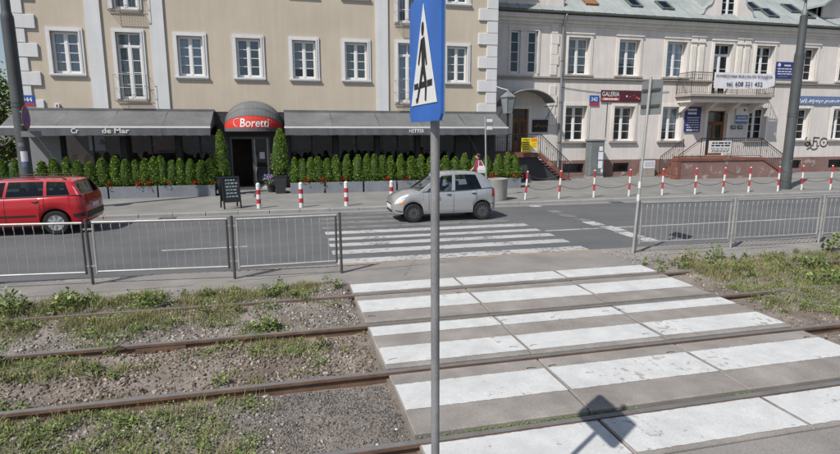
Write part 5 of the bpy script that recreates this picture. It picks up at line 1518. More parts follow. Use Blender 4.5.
def core_mesh(h, r):
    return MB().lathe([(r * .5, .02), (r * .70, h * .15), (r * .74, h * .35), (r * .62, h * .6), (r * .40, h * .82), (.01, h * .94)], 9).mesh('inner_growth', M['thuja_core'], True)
TH = [(thuja_mesh(s, 1.12, .265, 1500), core_mesh(1.12, .265)) for s in range(5)]
stem_m = MB().tube([(0, 0, -.12), (0, 0, .2)], .02, 6).mesh('stem', M['bark'])
BIG = [(thuja_mesh(40 + s, 1.85, .30, 2400), core_mesh(1.85, .30)) for s in range(2)]
thL = [-10.22, -9.86, -9.44, -8.94, -8.47, -8.10, -7.69, -7.28, -6.83, -6.44, -6.05, -5.66, -5.34, -5.01, -4.68, -4.35, -4.02, -3.68, -3.25, -2.90]
thR = [0.46, 0.80, 1.12, 1.47, 1.83, 2.23, 2.65, 3.14, 3.50, 3.86, 4.22, 4.58, 5.07, 5.52, 5.98, 6.38, 6.76, 7.15, 7.58, 8.05, 8.56, 9.10, 9.63, 10.10, 10.50]
YP = 23.82
def thuja(x, y, z, label, big=None, group='conical thujas in the planters'):
    t = thing('thuja', label, 'thuja', (x, y, z), group)
    fo, co_ = big if big else random.choice(TH)
    s = random.uniform(.88, 1.06); wv = random.uniform(.98, 1.22); rz = random.uniform(0, 6.28)
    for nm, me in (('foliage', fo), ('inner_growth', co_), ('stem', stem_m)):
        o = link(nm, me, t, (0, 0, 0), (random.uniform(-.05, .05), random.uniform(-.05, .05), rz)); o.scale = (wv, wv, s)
    return t
for i, x in enumerate(thL):
    thuja(x, YP + random.uniform(-.04, .04), .50, '%s green thuja from the left in the hedge left of the shop door' % ORD[i])
for i, x in enumerate(thR):
    thuja(x, YP + random.uniform(-.04, .04), .50, '%s green thuja counting right from the shop door in the hedge' % ORD[i])
def planter(x0, x1, label):
    t = thing('planter_box', label, 'planter', ((x0 + x1) / 2, YP, Z_PAVE), 'grey planter boxes before the shop')
    m = MB(); y0, y1, z0, z1, w = YP - .28, YP + .28, Z_PAVE, .53, .035
    m.bbox(x0, x1, y0, y0 + w, z0, z1, .008).bbox(x0, x1, y1 - w, y1, z0, z1, .008).bbox(x0, x0 + w, y0 + w + .001, y1 - w - .001, z0, z1, .008).bbox(x1 - w, x1, y0 + w + .001, y1 - w - .001, z0, z1, .008)
    m.build('trough', M['planter'], t)
    MB().box(x0 + w, x1 - w, y0 + w, y1 - w, z0 + .02, .47).build('soil', M['dirt'], t)
    return t
for i, (a, b) in enumerate(((-10.45, -8.75), (-8.68, -6.68), (-6.62, -4.90), (-4.84, -2.72))):
    planter(a, b, '%s grey planter box from the left, left of the shop door' % ORD[i])
for i, (a, b) in enumerate(((0.27, 1.66), (1.74, 3.32), (3.40, 4.80), (4.88, 6.56), (6.62, 8.30), (8.37, 9.42), (9.47, 10.72))):
    planter(a, b, '%s grey planter box right of the shop door' % ORD[i])
def flower_mesh(seed, r=.13, h=.22, m='petal_red', n=70):
    g = np.random.default_rng(seed)
    c = np.column_stack([g.normal(0, r * .55, n), g.normal(0, r * .4, n), h * .5 + g.random(n) * h * .6])
    a = g.uniform(0, 6.283, n); L = .038
    d_ = np.column_stack([np.cos(a), np.sin(a), g.uniform(-.5, .8, n)]) * L; s_ = np.column_stack([-np.sin(a), np.cos(a), g.uniform(-.5, .5, n)]) * L * .6
    return np_mesh('petals', np.stack([c - d_ * .5, c + s_, c + d_, c - s_], 1).reshape(-1, 3), np.arange(n * 4).reshape(-1, 4), M[m], 4)
V, F = leaves(np.zeros((1, 3)), np.array([.15]), np.array([.16]), 60, .05, .5)
gl_m = np_mesh('leaves', V, F, M['weed'], 4)
for i, x in enumerate([-6.62, -5.52, -5.18, -4.5, -3.45, -2.85, 0.95, 1.62, 2.42, 4.40, 5.28, 8.7, 9.35, 10.35, 10.68]):
    t = thing('geranium', '%s clump of red geraniums from the left, %s the shop door' % ((ORD[i], 'left of') if i < 6 else (ORD[i - 6], 'right of')), 'flowers', (x, YP - .20, .48), 'red geraniums in the planters')
    link('petals', flower_mesh(100 + i, .12, .20), t)['kind'] = 'stuff'; link('leaves', gl_m, t, (0, 0, 0), (0, 0, i * 1.3))
# tall thujas in pots either side of the door
def tall_pot(x, y, lab, big):
    t = thing('plant_pot', 'tall square dark pot ' + lab, 'pot', (x, y, Z_PAVE), 'dark pots by the shop door')
    def ring(h, z): return [(x - h, y - h, z), (x + h, y - h, z), (x + h, y + h, z), (x - h, y + h, z)]
    MB().loft([ring(.19, Z_PAVE), ring(.27, .80), ring(.29, .805), ring(.29, .84), ring(.25, .84), ring(.24, .78)], True, True).build('pot_body', M['pot'], t)
    thuja(x, y, .80, 'tall pointed thuja in a dark pot ' + lab, big, 'tall thujas by the shop door')
tall_pot(-2.42, 23.95, 'left of the shop door', BIG[0])
tall_pot(-0.14, 23.95, 'right of the shop door', BIG[1])
t = thing('flower_pot', 'round pot of violet and white flowers right of the shop door', 'flowers', (-.52, 24.5, Z_PAVE))
MB().lathe([(.14, Z_PAVE), (.20, .40), (.21, .42), (.19, .43), (.17, .38)], 16, (-.52, 24.5, 0)).build('pot_body', M['pot'], t, 40)
link('petals', flower_mesh(300, .30, .42, 'petal_violet', 260), t, (0, 0, .30)); link('petals', flower_mesh(301, .2, .3, 'petal_red', 40), t, (.05, 0, .42)); 
V, F = leaves(np.zeros((1, 3)), np.array([.30]), np.array([.40]), 120, .08, .5)
link('leaves', np_mesh('leaves', V, F, M['weed'], 4), t, (0, 0, .32))

# lantern on a thin post at the building gap
t = thing('street_lantern', 'large six sided glass lantern on a thin post by the building gap', 'lantern', (10.62, 25.1, Z_PAVE))
lx, ly = 10.62, 25.1
MB().lathe([(.10, 0), (.10, .3), (.045, .4), (.035, 3.40), (.06, 3.44), (.10, 3.50)], 12, (lx, ly, 0)).build('post', M['iron'], t, 40)
MB().lathe([(.24, 3.50), (.24, 3.54)], 6, (lx, ly, 0)).lathe([(.40, 4.24), (.41, 4.28), (.20, 4.45), (.07, 4.52), (.04, 4.62)], 6, (lx, ly, 0)).build('cage', M['cabinet'], t)
for k in range(6):
    a = 2 * math.pi * k / 6; b_ = 2 * math.pi * (k + 1) / 6
    MB().tube([(lx + .235 * math.cos(a), ly + .235 * math.sin(a), 3.53), (lx + .375 * math.cos(a), ly + .375 * math.sin(a), 4.25)], .016, 5).build('bar', M['cabinet'], t)
    pa = [(lx + q * math.cos(c), ly + q * math.sin(c), z) for q, c, z in ((.225, a, 3.545), (.225, b_, 3.545), (.362, b_, 4.235), (.362, a, 4.235))]
    MB().loft([pa, [(p[0] * .998 + lx * .002, p[1] * .998 + ly * .002, p[2]) for p in pa]], True, True).build('pane', M['frosted'], t)
MB().tube([(10.46, YL - .05, 4.85), (10.52, 25.7, 4.72), (lx, ly, 4.60)], .018, 6).build('stay_chain', M['white'], t)

# ------------------------------------------------------------------ trees beyond the left corner
def tree(label, x, y, h, rx, rz, n, seed, leaf=.22):
    t = thing('street_tree', label, 'tree', (x, y, 0), 'trees behind the left corner')
    g = np.random.default_rng(seed); rr = random.Random(seed)
    tr = MB(); top = h * .55
    tr.tube([(0, 0, -.1), (.1, .05, h * .2), (-.05, .1, h * .4), (.1, 0, h * .75)], [.28, .22, .17, .05], 10)
    tips = []
    for k in range(11):
        a = k * 2.4; z0 = h * rr.uniform(.25, .6); ln2 = rx * rr.uniform(.5, .85)
        tip = (math.cos(a) * ln2, math.sin(a) * ln2, z0 + rr.uniform(.1, .3) * h); tips.append(tip)
        tr.tube([(0, 0, z0), (tip[0] * .5, tip[1] * .5, z0 + (tip[2] - z0) * .35), tip], [.10, .06, .02], 6)
    tr.build('trunk', M['bark'], t, local=True, smooth=True)
    nc = 46
    cen = np.array([[0, 0, h - rz]]) + g.normal(0, 1, (nc, 3)) * np.array([rx * .5, rx * .5, rz * .48])
    cr_ = g.uniform(.45, .95, nc) * rx * .32
    idx = g.integers(0, nc, n)
    d_ = g.normal(0, 1, (n, 3)); d_ /= np.linalg.norm(d_, axis=1)[:, None]
    P = cen[idx] + d_ * (cr_[idx] * g.random(n) ** .4)[:, None]
    a = g.uniform(0, 6.283, n); el = g.uniform(-.8, .6, n)
    u = np.column_stack([np.cos(a) * np.cos(el), np.sin(a) * np.cos(el), np.sin(el)]) * leaf * g.uniform(.6, 1.3, (n, 1))
    v = np.column_stack([-np.sin(a), np.cos(a), g.normal(0, .4, n)]) * leaf * .35
    Vt = np.stack([P - u * .5, P + v, P + u * .5, P - v], 1)
    link('crown', np_mesh('crown', Vt.reshape(-1, 3), np.arange(n * 4).reshape(-1, 4), M['leaf'], 4), t)
tree('leafy tree just behind the left corner of the cream building', -16.2, 35.5, 7.6, 3.2, 3.4, 9000, 5)
tree('darker tree further left behind the cream building', -20.5, 40, 7.0, 3.6, 3.2, 8000, 6)
tree('low bushy tree beside the left end of the awning', -13.4, 30.2, 4.2, 2.2, 2.0, 6000, 8, .18)

# ------------------------------------------------------------------ cars
def lerp(a, b, t): return a + (b - a) * t
def interp(tab, x):
    if x <= tab[0][0]: return tab[0][1]
    for (x0, z0), (x1, z1) in zip(tab[:-1], tab[1:]):
        if x <= x1: return lerp(z0, z1, (x - x0) / (x1 - x0))
    return tab[-1][1]
def car(name, label, loc, glass, paint, L, W, top, belt, sill, axles, rw, plan, A0, A1, D0, D1, wb, wr, zr, sides, bow=(.22, .10), ends=(.36, .34), crown=.05):
    t = thing(name, label, 'car', loc)
    ra = rw + .055
    def hw(x):
        return W / 2 * interp(plan, x)
    def zb(x):
        z = sill + max(0, .14 - x) * .5 + max(0, x - (L - .14)) * .6
        for ax in axles:
            d = abs(x - ax)
            if d < ra: z = max(z, rw + math.sqrt(ra * ra - d * d) * .98)
        return z
    xs = set(np.linspace(0, L, 64).tolist()) | {.015, .04, L - .015, L - .04}
    for ax in axles:
        xs |= {ax + ra * math.sin(R(a)) for a in range(-90, 91, 9)} | {ax - ra - .004, ax + ra + .004}
    xs = sorted(x for x in xs if 0 <= x <= L)
    def section(x):
        w, z0, z1 = hw(x), zb(x), interp(top, x)
        if x < .03: z0 = max(z0, ends[0])
        if x > L - .03: z0 = max(z0, ends[1])
        h = z1 - z0
        half = [(w * .86, z0), (w * .955, z0 + .02 * min(1, h / .4)), (w * .985, z0 + .20 * h), (w * 1.0, z0 + .45 * h), (w * .995, z0 + .68 * h), (w * .975, z0 + .86 * h), (w * .945, z0 + .955 * h), (w * .90, z1 + .002),
                (w * .60, z1 + .018 + crown * .3), (w * .25, z1 + .026 + crown * .42), (0, z1 + .028 + crown * .45)]
        return half
    n = 11
    body = MB()
    V = []; idx = {}
    for i, x in enumerate(xs):
        hf = section(x)
        ring = [(x, -y, z) for y, z in hf] + [(x, y, z) for y, z in reversed(hf[:-1])]
        V.append(ring)
    m = len(V[0])
    verts = [p for r_ in V for p in r_]; faces = []
    for i in range(len(xs) - 1):
        for j in range(m - 1):
            incab = (A0 - .02 < xs[i] and xs[i + 1] < D0 + .02) and 7 <= j <= m - 9
            if incab: continue
            faces.append((i * m + j, i * m + j + 1, (i + 1) * m + j + 1, (i + 1) * m + j))
        faces.append((i * m + m - 1, i * m, (i + 1) * m, (i + 1) * m + m - 1))
    faces.append(tuple(range(m))); faces.append(tuple(range((len(xs) - 1) * m, len(xs) * m)))
    body.add(verts, faces)
    def side_y(x, z):
        hf = section(x); pts = [(b, a) for a, b in hf[:8]]
        return interp(sorted(pts), z)
    # greenhouse
    S = [-1, -.91, -.62, -.3, 0, .3, .62, .91, 1]
    vl = [0, .05, .30, .55, .78, .91, 1.0]
    def pt(xb, xt, yb, yt, v):
        z0 = interp(belt, xb); z1 = interp(zr, xt)
        k = math.sin(v * math.pi) * .018
        y = lerp(yb, yt, v); y += math.copysign(k, y) if abs(y) > .2 else 0
        bulge = .0
        return (lerp(xb, xt, v), y, lerp(z0 - .012, z1, v))
    def pf(x): return .35 + .65 * interp(plan, x)
    cols = []
    for s in S: cols.append((A0 - bow[0] * (1 - s * s), A1 - bow[1] * (1 - s * s), wb * s, wr * s, abs(s) <= .92))
    for (xb, xt, gl) in sides: cols.append((xb, xt, wb * pf(xb), wr * pf(xt), gl))
    for s in reversed(S): cols.append((D0 + .06 * (1 - s * s), D1 + .05 * (1 - s * s), wb * pf(D0) * .985 * s, wr * pf(D1) * .985 * s, abs(s) <= .92))
    for (xb, xt, gl) in reversed(sides): cols.append((xb, xt, -wb * pf(xb), -wr * pf(xt), gl))
    N = len(cols); nS, nD = len(S), len(sides)
    gv = [[pt(*c[:4], v) for v in vl] for c in cols]
    def is_glass(i):
        j = (i + 1) % N
        if i < nS - 1: return cols[i][4] and cols[j][4]
        if nS <= i < nS + nD - 1: return sides[i - nS][2]
        if nS + nD <= i < 2 * nS + nD - 1: return cols[i][4] and cols[j][4]
        if 2 * nS + nD <= i < N - 1: return sides[nD - 2 - (i - 2 * nS - nD)][2]
        return False
    gb, panes = MB(), {}
    for i in range(N):
        j = (i + 1) % N
        for r in range(len(vl) - 1):
            q = (gv[i][r], gv[j][r], gv[j][r + 1], gv[i][r + 1])
            if is_glass(i) and 1 <= r <= 4:
                key = 0 if i < nS else (1 + (i - nS) if i < nS + nD else (100 if i < 2 * nS + nD else 200 + nD - 2 - (i - 2 * nS - nD)))
                panes.setdefault(key, MB()).quad(*q)
            else: gb.quad(*q)
    # roof
    rows_ = [[gv[k][-1] for k in range(nS)]]
    for k in range(nD):
        l, r_ = gv[N - 1 - k][-1], gv[nS + k][-1]
        rows_.append([(lerp(l[0], r_[0], (s + 1) / 2), lerp(l[1], r_[1], (s + 1) / 2), lerp(l[2], r_[2], (s + 1) / 2) + crown * (1 - abs(s) ** 3)) for s in S])
    rows_.append([gv[nS + nD + nS - 1 - k][-1] for k in range(nS)])
    for ri in (0, len(rows_) - 1):
        rows_[ri] = [(p[0], p[1], p[2] + crown * .55 * (1 - abs(s) ** 3)) for p, s in zip(rows_[ri], S)]
    for a, b in zip(rows_[:-1], rows_[1:]):
        for k in range(nS - 1): gb.quad(a[k], a[k + 1], b[k + 1], b[k])
    for ri, base in ((0, [gv[k][-1] for k in range(nS)]), (len(rows_) - 1, [gv[nS + nD + nS - 1 - k][-1] for k in range(nS)])):
        for k in range(nS - 1): gb.quad(base[k], base[k + 1], rows_[ri][k + 1], rows_[ri][k])
    body.add(gb.v, gb.f)
    def welded(mb, nm, mt, parent, ang):
        o = mb.build(nm, mt, parent, False, True)
        bm = bmesh.new(); bm.from_mesh(o.data); bmesh.ops.remove_doubles(bm, verts=bm.verts, dist=.0008); bmesh.ops.recalc_face_normals(bm, faces=bm.faces); bm.to_mesh(o.data); bm.free()
        o.data.polygons.foreach_set('use_smooth', [True] * len(o.data.polygons)); o.data.set_sharp_from_angle(angle=R(ang))
        return o
    bo_ = welded(body, 'body', paint, t, 32)
    for key, mb in panes.items():
        o = welded(mb, 'windscreen' if key == 0 else 'rear_window' if key == 100 else 'side_window', glass, t, 60)
    # dark window rubbers along the belt
    for sgn in (-1, 1):
        MB().tube([pt(c[0], c[1], sgn * (wb * pf(c[0]) + .004), sgn * wr * pf(c[1]), .045) for c in sides], .009, 5).build('belt_trim', M['trim_black'], t, local=True)
    # cabin inside
    fl = MB().box(A0 + .15, D0 - .05, -wb * .86, wb * .86, sill + .10, sill + .14).box(A0 - .05, A0 + .34, -wb * .88, wb * .88, sill + .3, interp(belt, A0) - .02)
    fl.box(D0 - .30, D0 - .05, -wb * .86, wb * .86, sill + .14, interp(belt, D0) - .05)
    fl.build('cabin_lining', M['upholstery'], t, local=True)
    # wheels
    hub = W / 2 - .10
    for ax in axles:
        for sgn in (-1, 1):
            w = bpy.data.objects.new('wheel', None); COL.objects.link(w); w.parent = t; w.location = (ax, sgn * hub, rw); POS[w] = Vector((0, 0, 0)); w.rotation_euler = (0, random.uniform(0, 1), 0)
            tw = .085
            MB().lathe([(rw * .66, -tw), (rw * .93, -tw), (rw * .99, -tw * .7), (rw, 0), (rw * .99, tw * .7), (rw * .93, tw), (rw * .66, tw)], 28, (0, 0, 0), 'y', False, False).build('tyre', M['tyre'], w, 40, True)
            rim = MB().lathe([(rw * .67, sgn * .075), (rw * .62, sgn * .080), (rw * .60, sgn * .05), (rw * .12, sgn * .045), (rw * .12, sgn * .065), (rw * .02, sgn * .068)], 24, (0, 0, 0), 'y', False, True)
            for k in range(plan_spokes(name)):
                a = 2 * math.pi * k / plan_spokes(name)
                ca_, sa_ = math.cos(a), math.sin(a); wd = .030
                qd = [(r_ * ca_ - s_ * wd * (.7 + r_) * sa_, r_ * sa_ + s_ * wd * (.7 + r_) * ca_) for r_, s_ in ((rw * .12, 1), (rw * .62, 1.2), (rw * .62, -1.2), (rw * .12, -1))]
                rim.prism(qd, 'y', sgn * .045, sgn * .075)
            rim.build('rim', M['alloy'] if 'estate' in name else M['steel_dark'], w, 40, True)
            MB().lathe([(rw * .58, sgn * .02), (rw * .58, sgn * .03)], 20, (0, 0, 0), 'y').build('brake', M['trim_black'], w, False, True)
    # wheel wells
    for ax in axles:
        MB().box(ax - ra, ax + ra, -W * .30, W * .30, sill + .02, rw + ra - .02).build('wheel_well', M['trim_black'], t, local=True)
    return t, side_y, pt, wb, wr
def plan_spokes(name): return 7 if 'estate' in name else 10
def on_side(mb_pts, side_y, off): return [(x, -(side_y(x, z) + off), z) for x, z in mb_pts]
def patch(side_y, quad_, off, nx=4, nz=3, sgn=-1):
    """small panel that follows the body side; quad_ = lower front, lower rear, upper rear, upper front in (x, z)"""
    mb = MB()
    def P(u, v):
        a = (lerp(quad_[0][0], quad_[1][0], u), lerp(quad_[0][1], quad_[1][1], u)); b = (lerp(quad_[3][0], quad_[2][0], u), lerp(quad_[3][1], quad_[2][1], u))
        x, z = lerp(a[0], b[0], v), lerp(a[1], b[1], v)
        return (x, sgn * (side_y(x, z) + off), z)
    for i in range(nx):
        for j in range(nz): mb.quad(P(i / nx, j / nz), P((i + 1) / nx, j / nz), P((i + 1) / nx, (j + 1) / nz), P(i / nx, (j + 1) / nz))
    return mb
def common(t, sy, L, doors, mirrors, handles, seamz):
    for x, z0, z1 in doors:
        MB().tube([(x + .0 * z, -(sy(x, z) + .001), z) for z in np.linspace(z0, z1, 9)], .006, 4).build('door_seam', M['trim_black'], t, local=True)
    for x, z in handles:
        MB().tube([(x - .07, -(sy(x, z) + .004), z), (x - .03, -(sy(x, z) + .026), z + .004), (x + .05, -(sy(x, z) + .026), z + .004), (x + .08, -(sy(x, z) + .004), z)], [.012, .016, .016, .012], 6).build('door_handle', M['trim_black'], t, local=True)
    for sgn in (-1, 1):
        x, y, z = mirrors
        MB().loft([[(x - .05, sgn * (y + .06), z), (x + .05, sgn * (y + .06), z), (x + .05, sgn * (y + .06), z + .10), (x - .05, sgn * (y + .06), z + .10)],
                   [(x - .04, sgn * (y + .20), z + .01), (x + .05, sgn * (y + .20), z + .01), (x + .05, sgn * (y + .20), z + .09), (x - .03, sgn * (y + .20), z + .09)]], True, True).box(x - .02, x + .02, min(sgn * (y - .03), sgn * (y + .07)), max(sgn * (y - .03), sgn * (y + .07)), z + .02, z + .05).build('mirror', M['trim_black'], t, local=True)
def seat(t, x, y, z, h):
    MB().loft([[(x - .26, y - .22, z), (x + .20, y - .22, z - .04), (x + .20, y + .22, z - .04), (x - .26, y + .22, z)], [(x - .26, y - .22, z + .12), (x + .16, y - .22, z + .10), (x + .16, y + .22, z + .10), (x - .26, y + .22, z + .12)]], True, True).build('seat', M['upholstery'], t, local=True)
    MB().loft([[(x + .10, y - .22, z + .05), (x + .24, y - .22, z + .05), (x + .24, y + .22, z + .05), (x + .10, y + .22, z + .05)], [(x + .24, y - .19, z + h), (x + .34, y - .19, z + h), (x + .34, y + .19, z + h), (x + .24, y + .19, z + h)]], True, True).build('backrest', M['upholstery'], t, local=True)
    MB().bbox(x + .27, x + .36, y - .12, y + .12, z + h + .04, z + h + .20, .03).build('headrest', M['upholstery'], t, local=True)

# silver city car on the crossing
sc, sy, spt, swb, swr = car('city_car', 'small silver hatchback driving over the zebra crossing', (3.13, 16.52, Z_ROAD), M['glass_car'], M['silver'], 3.50, 1.50,
    top=[(0, .55), (.02, .60), (.06, .66), (.14, .725), (.3, .80), (.5, .875), (.7, .905), (.86, .915), (1.2, .907), (2.0, .917), (2.8, .947), (3.38, 1.0), (3.44, .97), (3.48, .90), (3.50, .80)],
    belt=[(.7, .905), (1.1, .905), (2.0, .915), (2.8, .945), (3.4, 1.0)], sill=.235, axles=(.66, 3.0), rw=.28,
    plan=[(0, .66), (.02, .72), (.06, .78), (.15, .855), (.3, .92), (.5, .965), (.8, .99), (1.3, 1.0), (2.6, 1.0), (3.1, .985), (3.3, .955), (3.42, .90), (3.47, .83), (3.50, .76)],
    A0=.86, A1=1.58, D0=3.40, D1=3.06, wb=.705, wr=.56, zr=[(1.3, 1.33), (1.6, 1.41), (1.95, 1.45), (2.4, 1.46), (2.8, 1.435), (3.1, 1.365), (3.2, 1.33)],
    sides=[(.92, 1.62, False), (1.05, 1.68, True), (1.5, 1.80, True), (1.93, 1.98, False), (2.05, 2.08, True), (2.50, 2.46, True), (2.98, 2.76, False), (3.22, 2.92, False), (3.34, 3.02, False)], bow=(.20, .10), crown=.045)
common(sc, sy, 3.5, [(1.16, .36, .88), (1.99, .27, .90), (2.78, .62, .93)], (1.28, .70, .94), [(1.83, .82), (2.68, .84)], None)
for sgn in (-1, 1):
    patch(sy, [(1.0, .475), (2.62, .475), (2.62, .488), (1.0, .488)], .002, 12, 1, sgn).build('side_crease', M['alloy'], sc, False, True)
    patch(sy, [(1.0, .238), (2.62, .238), (2.62, .30), (1.0, .30)], .004, 12, 1, sgn).build('sill_strip', M['steel_dark'], sc, False, True)
for sgn in (-1, 1):
    patch(sy, [(.05, .56), (.26, .60), (.40, .74), (.13, .69)], .006, 5, 4, sgn).build('headlight', M['lamp_clear'], sc, True, True)
    patch(sy, [(.19, .545), (.34, .58), (.33, .64), (.20, .605)], .010, 3, 2, sgn).build('indicator', M['lamp_orange'], sc, True, True)
    patch(sy, [(3.33, .72), (3.45, .72), (3.43, .96), (3.34, .97)], .006, 3, 4, sgn).build('tail_light', M['lamp_red'], sc, True, True)
    patch(sy, [(.93, .70), (.99, .70), (.99, .725), (.93, .725)], .008, 2, 1, sgn).build('side_repeater', M['lamp_orange'], sc, False, True)
    patch(sy, [(.02, .36), (.30, .32), (.30, .345), (.02, .385)], .004, 4, 1, sgn).build('bumper_line', M['trim_black'], sc, False, True)
    patch(sy, [(3.20, .50), (3.48, .50), (3.48, .52), (3.20, .52)], .004, 4, 1, sgn).build('bumper_line', M['trim_black'], sc, False, True)
MB().box(-.012, .02, -.26, .26, .395, .505).build('number_plate', M['white'], sc, local=True)
MB().box(-.006, .03, -.34, .34, .52, .56).box(.0, .05, -.30, .30, .29, .36).build('grille', M['trim_black'], sc, local=True)
MB().box(3.49, 3.51, -.26, .26, .62, .73).build('number_plate', M['white'], sc, local=True)
seat(sc, 1.90, -.34, .42, .58); seat(sc, 1.90, .34, .42, .58); seat(sc, 2.72, -.30, .44, .50); seat(sc, 2.72, .30, .44, .50)
rng_pts = [(1.50 + .17 * math.sin(a) * .35, -.34 + .18 * math.cos(a), .93 + .18 * math.sin(a)) for a in [2 * math.pi * i / 18 for i in range(19)]]
MB().tube(rng_pts, .014, 6, False).tube([(1.50, -.52, .93), (1.50, -.16, .93)], .012, 6).tube([(1.50, -.34, .93), (1.28, -.34, .82)], .02, 6).build('steering_wheel', M['trim_black'], sc, local=True)

sc.scale = (.935, 1, 1)
for ch in sc.children:
    if ch.name.startswith('wheel') and ch.type == 'EMPTY': ch.rotation_euler = (0, 0, 0); ch.scale = (1 / .935, 1, 1)
# red estate car at the left edge
def sq(x): return x if x < 3.8 else 3.8 + (x - 3.8) * .66
rc, ry, rpt, rwb, rwr = car('estate_car', 'red estate car with roof rails at the left edge of the road', (-9.45, 17.08, Z_ROAD), M['glass_tint'], M['car_red'], sq(4.50), 1.77,
    top=[(0, .58), (.02, .64), (.06, .70), (.15, .77), (.4, .86), (.8, .93), (1.12, .975), (1.5, .99), (2.5, 1.0), (3.6, 1.03), (sq(4.30), 1.05), (sq(4.40), 1.03), (sq(4.45), .95), (sq(4.49), .82), (sq(4.50), .74)],
    belt=[(.9, .955), (1.5, .985), (3.0, 1.01), (sq(4.4), 1.045)], sill=.235, axles=(.83, 3.54), rw=.315,
    plan=[(0, .68), (.02, .73), (.06, .79), (.15, .86), (.35, .93), (.6, .97), (1.0, .99), (1.5, 1.0), (3.4, 1.0), (sq(3.9), .985), (sq(4.2), .955), (sq(4.35), .92), (sq(4.45), .86), (sq(4.50), .78)],
    A0=1.20, A1=2.02, D0=sq(4.36), D1=sq(4.06), wb=.83, wr=.66, zr=[(1.8, 1.38), (2.2, 1.425), (2.7, 1.445), (3.3, 1.44), (3.8, 1.415), (sq(4.15), 1.37)],
    sides=[(1.27, 2.06, False), (1.40, 2.12, True), (1.9, 2.30, True), (2.36, 2.44, False), (2.43, 2.50, True), (2.9, 2.95, True), (3.30, 3.30, False), (3.38, 3.36, True), (3.72, 3.62, True), (sq(4.00), 3.78, False), (sq(4.18), sq(3.92), False), (sq(4.32), sq(4.02), False)], bow=(.24, .12), crown=.045)
common(rc, ry, 4.5, [(1.36, .40, .95), (2.40, .30, .97), (3.20, .66, 1.0), (3.31, .66, 1.0)], (1.62, .83, 1.0), [(2.22, .86), (3.10, .89)], None)
for sgn in (-1, 1):
    patch(ry, [(.05, .60), (.34, .66), (.50, .79), (.14, .73)], .006, 5, 4, sgn).build('headlight', M['lamp_clear'], rc, True, True)
    patch(ry, [(sq(4.25), .68), (sq(4.41), .68), (sq(4.30), 1.04), (sq(4.19), 1.04)], .006, 4, 5, sgn).build('tail_light', M['lamp_red'], rc, True, True)
    tq = MB(); q4 = [rpt(xb, xt, sgn * (rwb * .965 + .006), sgn * (rwr * .985 + .006), v) for xb, xt, v in ((sq(4.23), sq(3.945), .02), (sq(4.315), sq(4.01), .02), (sq(4.315), sq(4.01), .60), (sq(4.25), sq(3.955), .70))]
    tq.quad(*q4).build('upper_tail_light', M['lamp_pale'], rc, False, True)
    patch(ry, [(1.40, .485), (3.10, .50), (3.10, .545), (1.40, .53)], .008, 10, 1, sgn).build('side_moulding', M['trim_black'], rc, False, True)
    patch(ry, [(sq(4.06), .46), (sq(4.47), .46), (sq(4.47), .57), (sq(4.06), .545)], .008, 6, 2, sgn).build('bumper_strip', M['trim_black'], rc, True, True)
    rl_ = [(x, sgn * (rwr - .05), z) for x, z in ((2.15, 1.45), (2.22, 1.492), (3.0, 1.515), (3.7, 1.495), (3.82, 1.445))]
    MB().tube(rl_, .014, 6).build('roof_rail', M['trim_black'], rc, True, True)
MB().box(sq(4.50) - .03, sq(4.50) + .012, -.68, .68, .42, .58).build('bumper_strip', M['trim_black'], rc, local=True)
MB().box(sq(4.50) - .005, sq(4.50) + .018, -.26, .26, .66, .77).build('number_plate', M['white'], rc, local=True)
MB().box(-.012, .02, -.26, .26, .40, .51).build('number_plate', M['white'], rc, local=True)
MB().tube([(sq(3.95), 0, 1.46), (sq(4.08), 0, 1.62)], .006, 5).build('aerial', M['trim_black'], rc, local=True)
for x, y in ((2.35, -.38), (2.35, .38), (3.15, -.36), (3.15, .36)): seat(rc, x, y, .44, .58)

# ------------------------------------------------------------------ people
def figure(name, label, loc, rotz, joints, bones, mats, colour, hair, parent=None):
    """one continuous skinned body grown over the bones; colour[bone] picks the clothing or skin material"""
    names = list(joints)
    me = bpy.data.meshes.new('tmp')
    me.from_pydata([joints[n_][:3] for n_ in names], [(names.index(a), names.index(b)) for a, b in bones], [])
    ob = bpy.data.objects.new('tmp', me); COL.objects.link(ob)
    mo = ob.modifiers.new('skin', 'SKIN'); mo.use_smooth_shade = True
    for i, n_ in enumerate(names):
        sv = me.skin_vertices[0].data[i]; r_ = joints[n_][3]
        sv.radius = r_ if isinstance(r_, tuple) else (r_, r_); sv.use_root = (n_ == 'pelvis')
    ob.modifiers.new('sub', 'SUBSURF').levels = 2
    dg = bpy.context.evaluated_depsgraph_get()
    out_ = bpy.data.meshes.new_from_object(ob.evaluated_get(dg))
    bpy.data.objects.remove(ob)
    out_.materials.clear()
    for m_ in mats: out_.materials.append(m_)
    seg = [(Vector(joints[a][:3]), Vector(joints[b][:3]), colour.get((a, b), 0), (joints[a][3] if not isinstance(joints[a][3], tuple) else max(joints[a][3]))) for a, b in bones]
    for p_ in out_.polygons:
        c = p_.center; best, bi = 1e9, 0
        for a, b, ci, rr_ in seg:
            ab = b - a; u = max(0, min(1, (c - a).dot(ab) / max(ab.length_squared, 1e-9))); d_ = (a + ab * u - c).length - rr_ * .6
            if d_ < best: best, bi = d_, ci
        p_.material_index = bi; p_.use_smooth = True
    t = thing(name, label, 'person', loc, None, rotz)
    link('body', out_, t)
    hd = joints['head']
    hm = MB(); rings = []
    for i, (zz, q) in enumerate(((-.01, 1.02), (.04, 1.10), (.085, 1.02), (.12, .72), (.135, .25))):
        rings.append([(hd[0] + hair[0] + q * .088 * math.cos(a) * 1.1, hd[1] + hair[1] + q * .078 * math.sin(a), hd[2] + zz) for a in [2 * math.pi * k / 12 for k in range(12)]])
    hm.loft(rings, True, True).build('hair', M['hair'], t, True, True)
    return t
